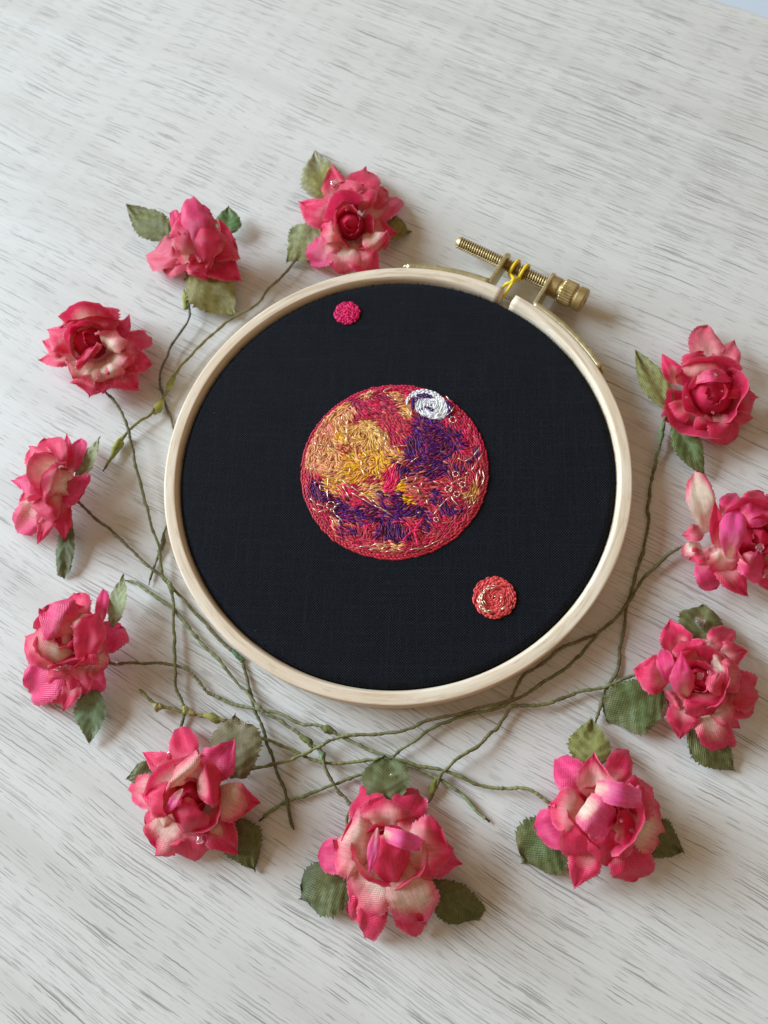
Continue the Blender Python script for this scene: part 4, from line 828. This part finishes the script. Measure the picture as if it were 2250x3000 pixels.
# J: cut by the right border
R = Rose(c8, (1080, 1740), 'rose cut off by the right border with a tall cream petal')
for a in [((840, 1640), (745, 1222), 210, 0, 's', 1.25, 'c', (.5, 1.0, .9)), ((1060, 1500), (1248, 1352), 160, 1, 'r', .1), ((950, 1520), (1040, 1370), 160, 1, 's', .2, 'm'), ((800, 1640), (632, 1668), 140, 0, 'p', .3, 'k'), ((780, 1740), (640, 1800), 110, 0, 's', 1.1), ((790, 1830), (895, 2065), 220, 0, 'r', .1, 'm'), ((930, 1850), (1135, 2125), 250, 0, 'p', .35), ((800, 1800), (690, 1850), 130, 0, 'p', .1), ((1250, 1850), (1330, 2100), 240, 0, 'p', .2), ((1300, 1500), (1420, 1350), 200, 0, 'p', .2), ((1350, 1700), (1560, 1700), 240, 0, 'p', .2), ((1330, 1600), (1540, 1530), 220, 0, 's', .2)]: R.p(*a)
R.wraps((1130, 1720), 255, 1.1, (110, -30), n=6, cream=.3, z0=.4)
R.p((920, 1780), (880, 1395), 140, z=(.7, 1.1, .9), shape='p', cream=.1, roll=.4); R.p((900, 1750), (860, 1860), 150, z=(.7, .9, .6), shape='r', cream=.9, tone='k')
R.p((1000, 1840), (1040, 1480), 190, z=(.9, 1.50, 1.2), shape='s', tone='M', cream=.2, cup=.05); R.p((1080, 1830), (1250, 1940), 260, z=(1.1, 1.2, .8), shape='r', tone='m', cream=.1); R.p((1050, 1560), (1290, 1470), 200, z=(1.1, 1.4, 1.2), shape='r', tone='m', cream=.1)
R.p((950, 1760), (960, 1950), 230, z=(.8, .9, .5), shape='r', cream=.75)
R.drop((1220, 1760), 40, 1.35); R.drop((720, 1590), 18, .7); R.drop((875, 1740), 18, .95); R.drop((1240, 1960), 26, .8)
R.stem([(1510, 1155), (1482, 1174), (1455, 1192), (1428, 1212), (1404, 1236), (1380, 1265), (1358, 1298), (1338, 1325), (1310, 1352), (1285, 1376), (1255, 1410), (1222, 1440), (1185, 1466), (1150, 1490), (1118, 1510), (1080, 1525), (1040, 1534), (1005, 1544), (965, 1560), (925, 1582), (885, 1608), (850, 1630), (818, 1652), (785, 1668), (740, 1684), (695, 1705), (655, 1720), (620, 1733), (590, 1750), (560, 1772)], (.4, .3, .2, .22, .25, .3, .28, .22, .25, .18, .15, .1, .06), (.15, .17, .075), SG)

# K: right, lower
R = Rose(c7, (1250, 540), 'spiky rose with a ragged glued heart beside the right border, glue on its top leaf')
R.leaf((1020, 560), (705, 745), 310, z=(.35, .35, .10), tone=(.115, .15, .05), shape='r', tip=(.16, .15, .06)); R.leaf((1180, 780), (1450, 1050), 250, z=(.3, .28, .08), tone=DK); R.leaf((1240, 290), (1262, 65), 250, z=(.4, .45, .25), tone=DK, shape='r')
for a in [((1130, 340), (1060, 135), 200, 0, 'p', .1), ((1050, 490), (842, 438), 240, 0, 'p', .1), ((1150, 640), (1122, 855), 190, 0, 'p', .2), ((1260, 680), (1392, 915), 220, 0, 's', .5), ((1330, 650), (1485, 798), 150, 0, 'p', .5), ((1380, 560), (1585, 570), 260, 0, 's', .1), ((1350, 360), (1532, 322), 160, 0, 'p', .3), ((1290, 310), (1425, 205), 150, 0, 's', .2), ((1380, 600), (1555, 690), 170, 0, 's', .1), ((1320, 480), (1500, 470), 200, 1, 'r', .5), ((1120, 600), (1050, 640), 120, 0, 'r', .3, 'k')]: R.p(*a)
R.wraps((1240, 520), 160, 1.0, (0, -30), n=6, cream=.1, z0=.3)
R.p((1060, 520), (1015, 320), 100, 1, 'r', 0, 'm', roll=-.5); R.p((1160, 630), (1130, 325), 150, z=(.8, 1.35, 1.1), shape='p', tone='m', cream=.2, cup=-.1)
R.p((1220, 380), (1160, 270), 200, 1, 'r', .05); R.p((1250, 560), (1300, 700), 260, 1, 'r', .1); R.p((1330, 440), (1430, 400), 180, 1, 'r', .8); R.p((1290, 480), (1390, 540), 150, z=(1.1, 1.35, 1.1), shape='r', cream=0, tone='k')
for p, r, z in [((1250, 155), 42, .5), ((1050, 735), 24, .35), ((1150, 462), 10, 1.4), ((1250, 480), 26, 1.2), ((1280, 265), 22, .75), ((1340, 520), 26, 1.2), ((1300, 455), 15, 1.3), ((1365, 930), 6, .25)]: R.drop(p, r, z)
R.stem([(1400, 1440), (1376, 1453), (1350, 1464), (1318, 1478), (1285, 1488), (1250, 1496), (1215, 1510), (1185, 1520), (1150, 1524), (1115, 1522), (1098, 1530), (1088, 1552), (1075, 1572), (1050, 1590), (1030, 1612), (1005, 1628), (975, 1645), (952, 1668), (944, 1690), (932, 1712), (922, 1732)], (.35, .3, .25, .3, .3, .22, .3, .35, .2, .1), SG, (.15, .13, .05))
R.wrap_bit([(943, 1680), (936, 1700), (930, 1718)], .055, .2, (.24, .25, .06))
